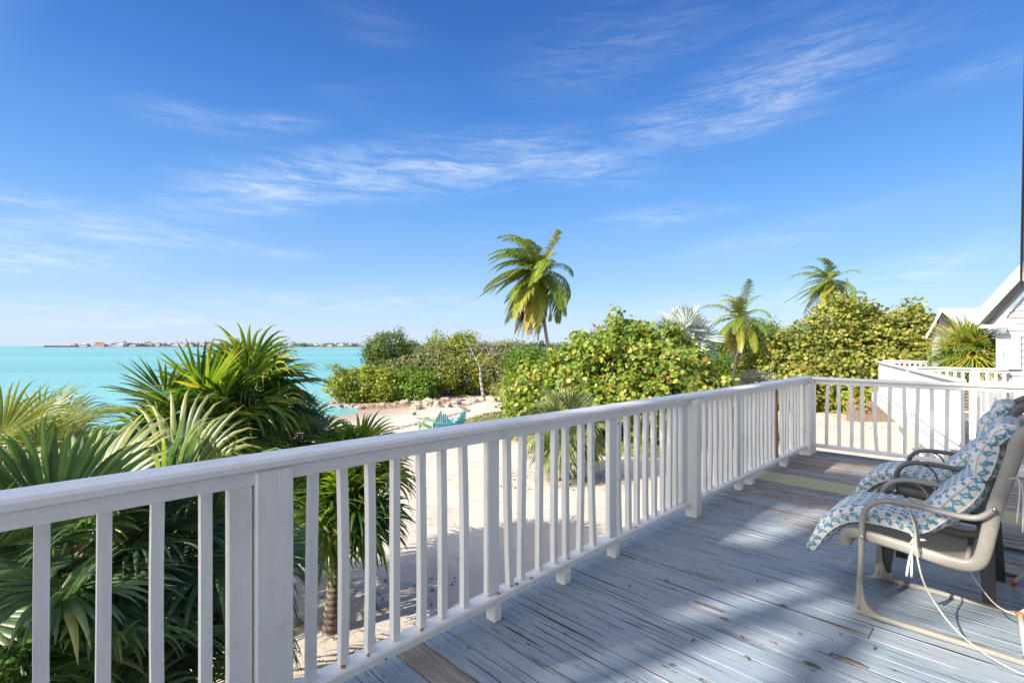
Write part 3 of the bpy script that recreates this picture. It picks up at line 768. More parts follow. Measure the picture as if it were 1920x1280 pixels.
rl = empty('railing', (-2.02, 4, 0), 'long white wooden railing along the left edge of the deck, running away from the viewer', 'railing')
def wavy_rail(name, x0, x1, ys, z0, z1, mat, root, amp=.003, c=.012, seed=0):
    """long rail along y with softened edges and slight warp"""
    rr = np.random.default_rng(seed); P = rr.uniform(0, 6, 4); vs = []; n = 8
    for yy in ys:
        w = amp*(math.sin(yy*.9+P[0])+.6*math.sin(yy*2.3+P[1])); dz = amp*(math.sin(yy*.8+P[2])+.5*math.sin(yy*1.9+P[3]))
        for px, pz in ((x0+c, z0), (x1-c, z0), (x1, z0+c*.5), (x1, z1-c), (x1-c, z1), (x0+c, z1), (x0, z1-c), (x0, z0+c*.5)):
            vs.append((px+w, yy, pz+dz))
    m = len(ys); fs = [(i*n+(k+1) % n, i*n+k, (i+1)*n+k, (i+1)*n+(k+1) % n) for i in range(m-1) for k in range(n)]+[tuple(range(n)), tuple(range((m-1)*n, m*n))[::-1]]
    return MB().add(vs, fs).build(name, mat, root)
def wavy_rail_x(name, y0, y1, xs, z0, z1, mat, root, **k):
    o = wavy_rail(name, y0, y1, xs, z0, z1, mat, root, **k)
    o.data.transform(Matrix(((0, 1, 0, 0), (1, 0, 0, 0), (0, 0, 1, 0), (0, 0, 0, 1)))); o.data.flip_normals(); return o
LS = lambda a, b_, n: list(np.linspace(a, b_, n))
wavy_rail('cap_rail', -2.112, -1.952, LS(-2.4, 2.03, 20), 1.036, 1.074, M['whitex'], rl, seed=1)
wavy_rail('cap_rail', -2.110, -1.954, LS(2.034, 4.33, 12), 1.034, 1.072, M['whitex'], rl, seed=1)
wavy_rail('cap_rail', -2.112, -1.952, LS(4.334, 6.62, 12), 1.031, 1.069, M['whitex'], rl, seed=1)
wavy_rail('cap_rail', -2.112, -1.952, LS(6.624, 7.99, 7), 1.030, 1.068, M['whitex'], rl, seed=1)
wavy_rail('top_rail', -2.06, -1.975, LS(-2.4, 4.17, 20), .986, 1.040, M['whitex'], rl, seed=2, c=.005, amp=.002)
wavy_rail('top_rail', -2.06, -1.975, LS(4.32, 7.80, 14), .984, 1.038, M['whitex'], rl, seed=3, c=.005, amp=.002)
for k, (a, b_) in enumerate(((-2.4, .62), (.626, 2.02), (2.026, 4.16), (4.30, 5.6), (5.606, 7.83))):
    wavy_rail('bottom_rail', -2.066, -1.968, LS(a, b_, 8), .098, .142, M['whitex'], rl, seed=4+k, c=.008, amp=.002)
rr = np.random.default_rng(21)
XB = -2.022
BY = [-2.2, -2.06, -1.93, -1.8, -1.67, -1.53, -1.4, -1.27, -.95, -.8, -.66, -.52, -.38, -.24, -.10, .059, .197, .337, .474, .85, .98, 1.105, 1.233, 1.376, 1.50, 1.637,
      1.96, 2.07, 2.22, 2.36, 2.47, 2.62, 2.75, 3.07, 3.19, 3.32, 3.45, 3.57, 3.71, 3.83, 3.93,
      4.40, 4.52, 4.64, 4.77, 4.89, 5.01, 5.13, 5.42, 5.54, 5.67, 5.80, 5.92, 6.05, 6.18, 6.31, 6.43, 6.72, 6.84, 6.97, 7.15, 7.28, 7.41, 7.60]
for yy in BY: baluster(rl, XB, yy*1.016 if yy < 4.2 else yy+.05, .143, .985, rr)
o = baluster(rl, XB, 6.58, .143, .985, rr, mat=M['brownpost']); o['label'] = 'unpainted brown baluster'
baluster(rl, -2.005, .585, .143, .985, rr, .05, .075, tilt=.0)
# posts: the wide one close by, three flat ones between the rails, the proud main post, the corner
post(rl, -2.12, -1.962, .632, .768, -.2, 1.034)
for ya, yb in ((1.815, 1.905), (2.975, 3.07), (5.30, 5.40)):
    post(rl, -2.04, -2.0, ya, yb, .144, .984, 'flat_post'); post(rl, -2.04, -1.968, ya+.02, yb-.014, .002, .096, 'foot_block', M['white'])
post(rl, -2.04, -1.968, 2.43, 2.50, .002, .096, 'foot_block')
post(rl, -2.04, -1.99, 4.06, 4.155, .144, .984, 'flat_post')
post(rl, -2.03, -1.925, 4.19, 4.292, .002, 1.029)
post(rl, -2.04, -1.96, 5.60, 5.69, .002, .096, 'foot_block'); post(rl, -2.04, -1.96, 6.75, 6.84, .002, .096, 'foot_block')
post(rl, -2.06, -1.93, 7.66, 7.79, .002, .98)

for k, (xx, yy) in enumerate(((-1.99, 1.10), (-1.995, .985), (-1.985, 1.88), (-1.992, 1.99), (-1.99, 2.03), (-1.98, 2.14), (-1.99, 2.50), (-1.985, 3.3), (-1.99, 1.38), (-1.985, 4.6))):
    vs = [(xx+(.006+.005*((k+j) % 3)/2)*math.cos(j*.785), yy+(.008+.006*((k*j) % 3)/2)*math.sin(j*.785), .1455+.0) for j in range(8)]
    MB().add(vs+[(a, b_, z+.0015) for a, b_, z in vs], [tuple(range(8, 16))]+[(j, (j+1) % 8, 8+(j+1) % 8, 8+j) for j in range(8)]).build('rusty_nail_head', M['rust'], rl)

r2 = empty('railing', (1, 7.9, 0), 'white wooden railing across the far end of the deck, in front of the neighbouring decks', 'railing')
wavy_rail_x('cap_rail', YI-.018, YI+.13, LS(-1.949, 4.0, 22), 1.026, 1.064, M['whitex'], r2, seed=11)
wavy_rail_x('top_rail', YI+.008, YI+.06, LS(-1.92, 4.0, 20), .972, 1.031, M['whitex'], r2, seed=12, c=.005, amp=.002)
wavy_rail_x('bottom_rail', YI-.002, YI+.09, LS(-1.92, 4.0, 20), .098, .142, M['whitex'], r2, seed=13, c=.008, amp=.002)
post(r2, -2.06, -1.925, YI-.03, YI+.10, .002, 1.02)
xs = [-1.776, -1.642, -1.50, -1.378, -1.228, -1.088, -.942, -.813, -.679]+[(-.679+.139*k) for k in range(1, 33)]
for xx in xs: baluster(r2, xx, YI+.035, .143, .971, rr, tilt=.011, bow=.007)
post(r2, .55, .65, YI-.01, YI+.09, .002, .097, 'foot_block'); post(r2, -.9, -.81, YI, YI+.08, .002, .097, 'foot_block')

# paint flakes and a wood splinter lying on the boards
def flake(x, y, L, w, rot, label, grp=None):
    n = 9; vs = []; rr_ = np.random.default_rng(int(abs(x*1000+y*77)))
    for s in (-1, 1):
        for k in range(n):
            t = k/(n-1); ww = w*(math.sin(math.pi*(.06+.88*t))**.6)*rr_.uniform(.55, 1.1)
            vs.append((x+(t-.5)*L*math.cos(rot)-s*ww/2*math.sin(rot), y+(t-.5)*L*math.sin(rot)+s*ww/2*math.cos(rot), .004+.004*math.sin(3*t)+rr_.uniform(0, .002)))
    top = [(k, k+1, n+k+1, n+k) for k in range(n-1)]
    vs2 = [(a, b_, z+.004) for a, b_, z in vs]; m = len(vs)
    per = list(range(n))+list(range(2*n-1, n-1, -1))
    fs = [tuple(reversed(f)) for f in top]+[tuple(i+m for i in f) for f in top]+[(per[i], per[(i+1) % len(per)], per[(i+1) % len(per)]+m, per[i]+m) for i in range(len(per))]
    o = MB().add(vs+vs2, fs).build('bark_flake', M['bark'])
    return tag(o, label, 'debris', grp)
def dk(px, py): t = (px-960)/935; d = 1402.5/(py-648); return (.7071*d*(t-1), .7071*d*(t+1))
flake(*dk(1327, 1138), .17, .022, .05, 'dark curled flake on the deck boards left of the near chair')
flake(*dk(1596, 1241), .13, .03, -.05, 'dark brown curled flake on the boards at the bottom edge, larger one')
flake(*dk(1522, 1248), .07, .02, .1, 'small dark flake on the boards left of the large curled flake')
flake(*dk(1358, 1162), .05, .012, .1, 'tiny dark flake just right of the long flake in the middle of the deck')
flake(*dk(1468, 1137), .045, .012, .3, 'tiny brown flake on the boards left of the chair leg')
for k, (a, b_) in enumerate(((1060, 1190), (1260, 1248), (1300, 1202), (1390, 1195), (1180, 1100), (1250, 1090), (1420, 1090), (1230, 1033), (1400, 1235), (1500, 1190), (1560, 1228), (1640, 1217), (1575, 1190))):
    flake(*dk(a, b_), .02+.006*(k % 3), .009, k*.7, 'small dark leaf crumb on the deck boards', 'crumbs scattered on the deck boards')

# ------------------------------------------------------------------ chairs
def strip_sweep(path, w0, w1, y0, y1, n_edge=5, thick=None, seed=0, tuft=None, ph=0.0):
    """padded cloth swept along (x, z) path between y0 and y1, with uv in metres"""
    m = len(path); P = np.array([(p[0], p[1]) for p in path]); T = np.gradient(P, axis=0); T /= np.linalg.norm(T, axis=1)[:, None]
    N = np.stack([T[:, 1]*-1, T[:, 0]], 1)
    S = np.concatenate([[0], np.cumsum(np.linalg.norm(np.diff(P, axis=0), axis=1))])
    ring = []                       # cross-section: rounded pad
    K = 20
    rr_ = np.random.default_rng(seed); vs = []; uv = []; pipes = [[], []]
    for i in range(m):
        h = thick[i]/2
        for k in range(K):
            a = 2*math.pi*k/K; cx = math.copysign(abs(math.cos(a))**.42, math.cos(a)); cz = math.copysign(abs(math.sin(a))**.65, math.sin(a))
            yy = (y0+y1)/2+cx*(y1-y0)/2*(1+.02*math.sin(S[i]*14+1)); off = cz*h*(1+.07*math.sin(yy*19+S[i]*11+ph)+.05*math.sin(yy*47-S[i]*31))
            x = P[i, 0]+N[i, 0]*off; z = P[i, 1]+N[i, 1]*off
            vs.append((x, yy, z)); uv.append((S[i], (cx*(y1-y0)/2+(h*1.6)*(math.sin(a)) if abs(cx) > .93 else cx*(y1-y0)/2)))
    fs = [(i*K+k, i*K+(k+1) % K, (i+1)*K+(k+1) % K, (i+1)*K+k) for i in range(m-1) for k in range(K)]+[tuple(range(K))[::-1], tuple(range((m-1)*K, m*K))]
    return vs, fs, uv
def padded(name, path, thick, y0, y1, parent, seed=0):
    pts = [(p.x, p.z) for p in smooth_path([Vector((a, 0, b_)) for a, b_ in path], 6)]
    m = len(pts); th = list(np.interp(np.linspace(0, 1, m), np.linspace(0, 1, len(thick)), thick))
    # round the ends off
    for e in range(3): th[e] *= (.35, .72, .92)[e]; th[-1-e] *= (.35, .72, .92)[e]
    vs, fs, uv = strip_sweep(pts, 0, 0, y0, y1, thick=th, seed=seed, ph=seed)
    me = bpy.data.meshes.new(name); me.from_pydata(vs, [], fs); me.update()
    ul = me.uv_layers.new(name='UVMap')
    for lp in me.loops: ul.data[lp.index].uv = uv[lp.vertex_index]
    me.polygons.foreach_set('use_smooth', [True]*len(me.polygons))
    o = link(name, me, parent, M['cushion'])
    for k in (1, 9, 11, 19):       # corded seams along the four edges
        tube('piping', [Vector(vs[i*20+k]) for i in range(2, m-2)], .0042, M['cushion'], o, 5)
    return o

def sling_chair(oy, ox, fm, label, seed):
    t = empty('patio_chair', (-.3+ox, 3.655+oy, 0), label, 'chair')
    Y0, Y1 = 3.36+oy, 3.95+oy
    for sgn, yy in ((-1, Y0), (1, Y1)):
        V3 = lambda x, z: Vector((x+ox, yy, z))
        leg = smooth_path([V3(-.602, .03), V3(-.598, .2), V3(-.592, .36), V3(-.590, .47), V3(-.583, .545), V3(-.562, .602), V3(-.52, .642), V3(-.455, .660), V3(-.36, .660), V3(-.26, .652), V3(-.17, .646), V3(-.12, .652), V3(-.085, .675), V3(-.055, .712)], 6)
        tube('arm_and_leg', leg, .0155, fm, t, 10, 1.25, Vector((0, 1, 0)))
        # foot flare and the long runner on the floor
        add = MB(); add_beam(add, V3(-.63, .013), V3(.42, .013), .034, .024, c=.006)
        vs = []; prof = [(-.622, .02), (-.588, .02), (-.50, .026), (-.53, .034), (-.562, .062), (-.580, .115), (-.584, .17), (-.612, .17)]
        for dy in (-.016, .016): vs += [Vector((x+ox, yy+dy, z)) for x, z in prof]
        n = len(prof); add.add(vs, [tuple(range(n)), tuple(range(n, 2*n))[::-1]]+[(i, i+n, (i+1) % n+n, (i+1) % n) for i in range(n)])
        add.build('runner', fm, t)
        rail = smooth_path([V3(-.668, .352), V3(-.676, .378), V3(-.668, .414), V3(-.635, .434), V3(-.59, .436), V3(-.50, .430), V3(-.39, .418), V3(-.28, .402), V3(-.20, .395), V3(-.145, .402), V3(-.110, .432), V3(-.090, .50), V3(-.073, .60), V3(-.053, .711), V3(-.018, .852), V3(.006, .95), V3(.022, 1.03), V3(.040, 1.075), V3(.075, 1.105), V3(.115, 1.10)], 5)
        yr = yy-sgn*.028
        rail = [Vector((p.x, yr, p.z)) for p in rail]
        tube('side_rail', rail, .032, fm, t, 10, .5, Vector((0, 1, 0)))
        tube('arm_brace', smooth_path([V3(-.43, .650), V3(-.395, .635), V3(-.365, .60), V3(-.35, .545), V3(-.345, .47), V3(-.335, .42)], 4), .006, fm, t, 6)
        for bx, bz in ((-.585, .438), (-.055, .712)):
            mb = MB(); add_tube(mb, [Vector((bx+ox, yy+sgn*.012, bz)), Vector((bx+ox, yy+sgn*.026, bz))], .010, 10); mb.build('bolt', M['steel'], t, True)
    prof = smooth_path([Vector((-.672, 0, .39)), Vector((-.64, 0, .437)), Vector((-.59, 0, .44)), Vector((-.39, 0, .400)), Vector((-.20, 0, .370)), Vector((-.125, 0, .405)), Vector((-.09, 0, .50)), Vector((-.053, 0, .711)), Vector((-.018, 0, .852)), Vector((.022, 0, 1.03)), Vector((.045, 0, 1.085))], 6)
    vs = []; n = len(prof)
    for p in prof:
        for j in range(5):
            f = j/4; sag = .018*math.sin(math.pi*f); vs.append((p.x+ox+sag*.4, Y0+.04+(Y1-Y0-.08)*f, p.z-sag))
    MB().add(vs, [(i*5+j, i*5+j+1, (i+1)*5+j+1, (i+1)*5+j) for i in range(n-1) for j in range(4)]).build('sling', M['sling'], t, True)
    for x, z in ((-.648, .385), (.10, 1.10), (-.16, .385)):
        tube('cross_bar', [Vector((x+ox, Y0+.03, z)), Vector((x+ox, Y1-.03, z))], .013, fm, t, 8)
    tube('floor_bar', [Vector((.35+ox, Y0, .022)), Vector((.35+ox, Y1, .022))], .012, fm, t, 8)
    return t
near = sling_chair(0, 0, M['frame_tan'], 'near taupe metal patio chair with sling seat on long floor runners', 1)
far = sling_chair(1.235, -.012, M['frame_shaded'], 'farther metal patio chair with sling seat and shade-darkened frame, behind the taupe one', 2)

def cushion_thing(oy, ox, label, seed):
    t = empty('chair_cushion', (-.35+ox, 3.65+oy, .5), label, 'cushion')
    Y0, Y1 = 3.405+oy, 3.905+oy
    sh = lambda L: [(a+ox, b_) for a, b_ in L]
    padded('seat_pad', sh([(-.870, .262), (-.835, .315), (-.785, .405), (-.715, .480), (-.63, .522), (-.53, .535), (-.44, .527), (-.375, .512), (-.345, .505)]), [.075, .085, .10, .108, .108, .105, .10, .085, .05], Y0, Y1, t, seed)
    padded('back_pad', sh([(-.365, .505), (-.32, .545), (-.245, .630), (-.175, .715), (-.125, .79), (-.105, .835)]), [.06, .11, .135, .14, .12, .07], Y0+.005, Y1-.005, t, seed+1)
    padded('head_pad', sh([(-.108, .815), (-.098, .87), (-.085, .93), (-.07, .985), (-.055, 1.03)]), [.07, .12, .14, .125, .07], Y0+.01, Y1-.01, t, seed+2)
    padded('top_roll', sh([(-.062, 1.01), (-.05, 1.035), (-.03, 1.065), (.0, 1.085), (.035, 1.095)]), [.05, .085, .095, .08, .04], Y0+.012, Y1-.012, t, seed+3)
    for q, (x, yy) in enumerate(((-.362, Y0-.012), (-.352, Y0-.018))):
        tube('tie', smooth_path([Vector((x+ox, yy+.02, .485)), Vector((x-.012+ox, yy-.01, .44)), Vector((x-.02*q+ox-.01, yy-.012, .36)), Vector((x-.03*q+ox-.012, yy-.012, .27))], 4), .0065, M['cushion'], t, 6, .35)
    mb = MB(); rk = np.random.default_rng(5)
    for q in range(5):
        d = Vector((rk.normal(0, 1), -.3, rk.normal(0, 1))).normalized(); c = Vector((-.357+ox, Y0-.012, .478)); add_tube(mb, [c, c+d*.022+Vector((0, -.012, 0)), c+d*.045], [.006, .008, .005], 5)
    mb.build('tie_knot', M['cushion'], t, True)
    for q, dz in enumerate((.20, .24)):
        tube('tie', smooth_path([Vector((-.07+ox, Y0, .86)), Vector((.0+ox, Y0-.03, .865)), Vector((.025+ox, Y0-.032, .87)), Vector((.03+.012*q+ox, Y0-.034, .80)), Vector((.02+.02*q+ox, Y0-.034, .86-dz))], 4), .006, M['cushion'], t, 6, .4)
    return t
cushion_thing(0, 0, 'blue and white patterned cushion lying in the near taupe chair', 1)
cushion_thing(1.235, -.012, 'blue and white patterned cushion lying in the farther patio chair', 4)

# small plastic table between the chairs
tb = empty('side_table', (-.32, 4.22, 0), 'small dark plastic side table standing between the two patio chairs', 'side table')
def taper_leg(x, y, dx, dy, h):
    mb = MB(); vs = []
    for z, s, q in ((0, .026, 0), (h, .034, 1)):
        cx, cy = x+dx*(1-q), y+dy*(1-q)
        vs += [(cx-s*1.1, cy-s*.55, z), (cx+s*1.1, cy-s*.55, z), (cx+s*1.1, cy+s*.55, z), (cx-s*1.1, cy+s*.55, z)]
    mb.add(vs, [(0, 1, 5, 4), (1, 2, 6, 5), (2, 3, 7, 6), (3, 0, 4, 7), (3, 2, 1, 0), (4, 5, 6, 7)]); mb.build('leg', M['black_plastic'], tb)
for x, y, dx, dy, h in ((-.105, 3.975, .02, -.02, .50), (-.085, 4.44, .035, .02, .50), (-.56, 3.99, -.02, -.02, .235), (-.53, 4.44, -.02, .02, .235)): taper_leg(x, y, dx, dy, h)
box('table_top', -.32, -.06, 3.94, 4.475, .501, .53, M['black_plastic'], tb, .012)
mb = MB(); add_box(mb, -.53, -.14, 3.975, 3.995, .20, .23); add_box(mb, -.50, -.12, 4.43, 4.45, .20, .23); add_box(mb, -.31, -.07, 3.95, 3.97, .46, .5005); add_box(mb, -.095, -.07, 3.98, 4.43, .45, .5005)
mb.build('apron', M['black_plastic'], tb)

# folded lounger frame of white tube with rusty ends, and the loose cord
lf = empty('lounger_frame', (.1, 4.0, 0), 'white tubular frame with rusty joints at the right edge, behind the near chair', 'frame')
tube('tube_leg', [Vector((.012, 3.86, .0)), Vector((-.03, 4.02, .105))][::-1]+[], .014, M['pvc'], lf, 10) if False else None
tube('tube_leg', [Vector((.008, 4.44, .012)), Vector((.17, 4.45, .20)), Vector((.36, 4.46, .42))], .015, M['pvc'], lf, 10)
tube('tube_leg', [Vector((.035, 3.67, .115)), Vector((.062, 3.40, .005))], .015, M['pvc'], lf, 10)
tube('tube_leg', [Vector((.035, 3.67, .115)), Vector((.30, 4.05, .26)), Vector((.36, 4.46, .42))], .014, M['pvc'], lf, 10)
tube('rusty_joint', [Vector((.032, 3.69, .108)), Vector((.038, 3.65, .122))], .0175, M['rust'], lf, 10)
tube('rusty_joint', [Vector((.0, 4.438, .010)), Vector((.022, 4.441, .028))], .018, M['rust'], lf, 10)
tube('rusty_joint', [Vector((.058, 3.42, .012)), Vector((.062, 3.40, .002))], .018, M['rust'], lf, 10)
tag(tube('cord', smooth_path([Vector((-.395, 3.352, .648)), Vector((-.37, 3.335, .61)), Vector((-.352, 3.325, .54)), Vector((-.345, 3.32, .42)), Vector((-.31, 3.31, .27)), Vector((-.22, 3.29, .13)), Vector((-.12, 3.27, .055)), Vector((-.03, 3.25, .022)), Vector((.06, 3.24, .010)), Vector((.25, 3.25, .006))], 6), .0045, M['cord']), 'pale cord looping from the near chair armrest down to the boards', 'cord')
tag(tube('cord', smooth_path([Vector((-.19, 3.62, .355)), Vector((-.12, 3.66, .22)), Vector((-.05, 3.67, .13)), Vector((.035, 3.67, .105))], 6), .0035, M['cord']), 'thin tan cord stretched under the near chair seat to the white tube', 'cord')

# ------------------------------------------------------------------ our own house: only the end of its steep dark eave shows at the right edge
oh = empty('house', (2.6, 2.3, 0), 'steep roofed house with dark grey eave end at the upper right edge of the view', 'house')
def gable_house(root, x0, x1, ya, yb, yr, zb, ze, zr, wall, roof, trim, ov=.0):
    mb = MB(); mb.add([(x0, ya, zb), (x0, yb, zb), (x0, yb, ze), (x0, yr, zr), (x0, ya, ze), (x1, ya, zb), (x1, yb, zb), (x1, yb, ze), (x1, yr, zr), (x1, ya, ze)],
                      [(0, 4, 3, 2, 1), (5, 6, 7, 8, 9), (0, 5, 9, 4), (1, 2, 7, 6)])
    return mb.build('wall', wall, root)
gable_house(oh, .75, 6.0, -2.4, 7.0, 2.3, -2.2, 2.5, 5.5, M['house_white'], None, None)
ez, ey, rz, ry = 2.27, 7.5, 5.45, 2.3
for sg in (1, -1):
    e = Vector((0, 2.3+sg*(ey-ry), ez)); rdg = Vector((0, 2.3, rz)); d = (rdg-e).normalized(); nrm_ = Vector((0, sg*abs(d.z), abs(d.y)))
    mb = MB(); 
    q = [Vector((.095, e.y, e.z)), Vector((6.3, e.y, e.z)), Vector((6.3, rdg.y, rdg.z)), Vector((.095, rdg.y, rdg.z))]
    mb.add([p for p in q]+[p+nrm_*.12 for p in q], [(0, 1, 2, 3), (7, 6, 5, 4), (0, 4, 5, 1), (1, 5, 6, 2), (2, 6, 7, 3), (3, 7, 4, 0)]); mb.build('roof', M['midgrey'], oh)
    beam('fascia', Vector((.080, e.y+sg*.15, e.z-.06)), Vector((.080, rdg.y, rdg.z+.03)), .02, .16, M['darkgrey'], oh)
box('eave_end', .085, .5, 7.40, 7.52, 2.17, 2.268, M['midgrey'], oh)

# ------------------------------------------------------------------ neighbouring deck with its solid parapet
A = Vector((-3.0, 19.7, 0)); B = Vector((-.53, 9.93, 0)); U = (A-B).normalized(); NO = Vector((U.y, -U.x, 0)); NO = NO if NO.x < 0 else -NO   # NO points outwards, to the sand
nd = empty('neighbour_deck', B, 'sunlit white deck of the neighbouring house with solid board parapet and worn edge', 'deck')
LEN = (A-B).length; rr = np.random.default_rng(31)
x = 0.0
while x < LEN-.02:
    w = .2; p0 = B+U*x; p1 = B+U*min(x+w-.014, LEN)
    beam('parapet_board', p0+UP*.495, p1+UP*.495, .02, .86, M['deck_white'], nd, c=.004); x += w
beam('parapet_cap', B-U*.03+UP*.985+NO*.0, A+U*.05+UP*.985, .13, .04, M['deck_white'], nd)
beam('parapet_rail', B+UP*.94-NO*.03, A+UP*.94-NO*.03, .04, .045, M['deck_white'], nd)
beam('edge_beam', B+NO*.15-UP*.165-U*.1, A+NO*.15-UP*.165+U*.2, .045, .255, M['deck_white'], nd)
beam('edge_board', B+NO*.085-UP*.018-U*.1, A+NO*.085-UP*.018+U*.2, .19, .036, M['ledge'], nd)
beam('base_batten', B+NO*.012+UP*.045, A+NO*.012+UP*.045, .03, .035, M['deck_white'], nd)
yy = 9.3; 
def par_x(y): return A.x+(B.x-A.x)*(A.y-y)/(A.y-B.y)
while yy < 14.2:
    box('board', par_x(yy)+.05, 4.0, yy, yy+.14, -.036, -.001, M['deck'], nd); yy += .147
beam('cross_beam', Vector((-.25, 9.28, -.19)), Vector((4, 9.28, -.19)), .045, .30, M['deck_white'], nd)
beam('step_board', Vector((-.2, 9.05, -.42)), Vector((4, 9.05, -.42)), .34, .04, M['deck_white'], nd)
beam('step_riser', Vector((-.2, 9.18, -.62)), Vector((4, 9.18, -.62)), .03, .34, M['deck_white'], nd)
for p in (B+U*.1, B+U*3.2, B+U*6.4, B+U*9.8): 
    beam('support_post', p-NO*.55-UP*2.4, p-NO*.55-UP*.05, .13, .13, M['deck_white'], nd, up=Vector((1, 0, 0)))
for xx in (1.2, 3.4): beam('support_post', Vector((xx, 9.4, -2.4)), Vector((xx, 9.4, -.35)), .13, .13, M['deck_white'], nd, up=Vector((1, 0, 0)))
def cross_rail(root, p0, p1, ztop=1.02, sp=.15, posts=(), w=.05, gapw=.05):
    p0 = Vector(p0); p1 = Vector(p1); d = (p1-p0); L = d.length; d.normalize()
    beam('cap_rail', p0+UP*(ztop-.018), p1+UP*(ztop-.018), .13, .036, M['deck_white'], root)
    beam('top_rail', p0+UP*(ztop-.065), p1+UP*(ztop-.065), .04, .05, M['deck_white'], root)
    beam('bottom_rail', p0+UP*.11, p1+UP*.11, .07, .04, M['deck_white'], root)
    n = int(L/sp)
    for k in range(n+1):
        p = p0+d*(k*sp+.03)
        if any(abs(k*sp-q) < .1 for q in posts): continue
        beam('baluster', p+UP*.131, p+UP*(ztop-.091), w, w, M['deck_white'], root, up=d, c=.003)
    for q in posts: beam('post', p0+d*q, p0+d*q+UP*(ztop-.04), .13, .13, M['deck_white'], root, up=d)
n1 = empty('railing', (-.5, 9.35, 0), 'sunlit white baluster railing at the near end of the neighbouring deck beside the parapet', 'railing')
cross_rail(n1, (-.36, 9.36, 0), (4, 9.36, 0), 1.02, .19, (.02, 2.2))
n2 = empty('railing', (-.8, 14.2, 0), 'white baluster railing in front of the spiky palm, joined to the clapboard wall', 'railing')
cross_rail(n2, (-1.62, 14.2, 0), (-.03, 14.2, 0), 1.04, .125, (.03, 1.1))
n3 = empty('railing', (-2.3, 19.7, 0), 'farthest white baluster railing, in front of the yellowish tree by the small gable', 'railing')
cross_rail(n3, (-2.9, 19.75, 0), (-1.75, 19.75, 0), 1.04, .13, (.03,))

# house 2: clapboard wall, shutter, steep gable
h2 = empty('house', (1.5, 16.5, 0), 'white clapboard house at the right edge with steep gable eave and white shutter', 'house')
z = -.02; 
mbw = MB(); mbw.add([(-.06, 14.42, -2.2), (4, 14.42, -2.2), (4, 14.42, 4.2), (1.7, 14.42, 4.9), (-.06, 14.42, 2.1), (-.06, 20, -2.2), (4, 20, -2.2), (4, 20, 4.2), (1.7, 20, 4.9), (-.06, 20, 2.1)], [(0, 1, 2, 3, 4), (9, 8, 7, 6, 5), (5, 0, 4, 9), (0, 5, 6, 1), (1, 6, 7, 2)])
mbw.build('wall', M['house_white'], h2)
while z < 4.3:
    xa = -.06 if z < 2.02 else -.06+(z-2.02)/1.45
    xb = 4.0
    mb = MB(); vs = [(xa, 14.415, z), (xb, 14.415, z), (xb, 14.415, z+.128), (xa, 14.415, z+.128), (xa, 14.374, z), (xb, 14.374, z), (xb, 14.410, z+.128), (xa, 14.410, z+.128)]
    if xa < 3.5: mb.add(vs, [(0, 3, 2, 1), (4, 5, 6, 7), (0, 1, 5, 4), (3, 7, 6, 2), (0, 4, 7, 3), (1, 2, 6, 5)]).build('clapboard', M['house_white'], h2)
    z += .131
# steep roof with overhang, soffit, fascia
E0 = Vector((-.47, 0, 1.93)); E1 = Vector((1.7, 0, 1.93+2.17*1.42))
def slab(root, name, e0, e1, y0, y1, th, mat, shift=Vector((0, 0, 0))):
    d = (e1-e0).normalized(); n = Vector((-d.z, 0, d.x)); n = n if n.z > 0 else -n
    q = [Vector((p.x, yy, p.z))+shift for yy in (y0, y1) for p in (e0, e1)]
    vs = q+[p+n*th for p in q]
    return MB().add(vs, [(0, 1, 3, 2), (4, 6, 7, 5), (0, 4, 5, 1), (2, 3, 7, 6), (0, 2, 6, 4), (1, 5, 7, 3)]).build(name, mat, root)
slab(h2, 'roof', E0, E1, 13.93, 20.3, .05, M['roof_white'], Vector((-.02, 0, .15)))
slab(h2, 'soffit', E0+Vector((.03, 0, .0)), E1, 13.97, 20.3, .03, M['soffit'], Vector((0, 0, .08)))
slab(h2, 'fascia', E0, E1, 13.90, 13.965, .17, M['house_white'])
box('eave_return', -.45, -.07, 13.975, 14.38, 1.86, 1.93, M['soffit'], h2)
sh = box('shutter', -.215, .145, 14.33, 14.366, 1.02, 1.76, M['house_white'], h2)
for xx in (-.215, .105): box('shutter_stile', xx, xx+.04, 14.318, 14.331, 1.02, 1.76, M['house_white'], sh)
for zz in (1.02, 1.36, 1.72): box('shutter_batten', -.174, .104, 14.320, 14.331, zz, zz+.04, M['house_white'], sh)
box('latch', -.12, -.105, 14.30, 14.319, 1.30, 1.38, M['steel'], sh)

# house 1: small white gable further back with a bright metal roof behind it
h1 = empty('house', W(13.7, 17, -2.2), 'white building with small gable and bright metal roof beyond the spiky palm', 'house')
def wbox(name, la0, la1, d0, d1, z0, z1, mat, root):
    k = d1/d0; P = [W(a, d, z) for z in (z0, z1) for a, d in ((la0, d0), (la1, d0), (la1*k, d1), (la0*k, d1))]
    return MB().add(P, [(3, 2, 1, 0), (4, 5, 6, 7), (0, 1, 5, 4), (1, 2, 6, 5), (2, 3, 7, 6), (3, 0, 4, 7)]).build(name, mat, root)
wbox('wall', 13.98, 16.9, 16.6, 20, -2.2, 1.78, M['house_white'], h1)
wbox('corner_post', 13.55, 13.84, 16.1, 16.3, -2.2, 1.80, M['house_white'], h1)
def rake(l0, z0, l1, z1, d0, d1, th, mat, name):
    k = d1/d0; mb = MB(); q = [W(l0, d0, z0), W(l1, d0, z1), W(l1*k, d1, z1), W(l0*k, d1, z0)]
    mb.add(q+[p+UP*th for p in q], [(0, 1, 2, 3), (7, 6, 5, 4), (0, 4, 5, 1), (1, 5, 6, 2), (2, 6, 7, 3), (3, 7, 4, 0)]); return mb.build(name, mat, h1)
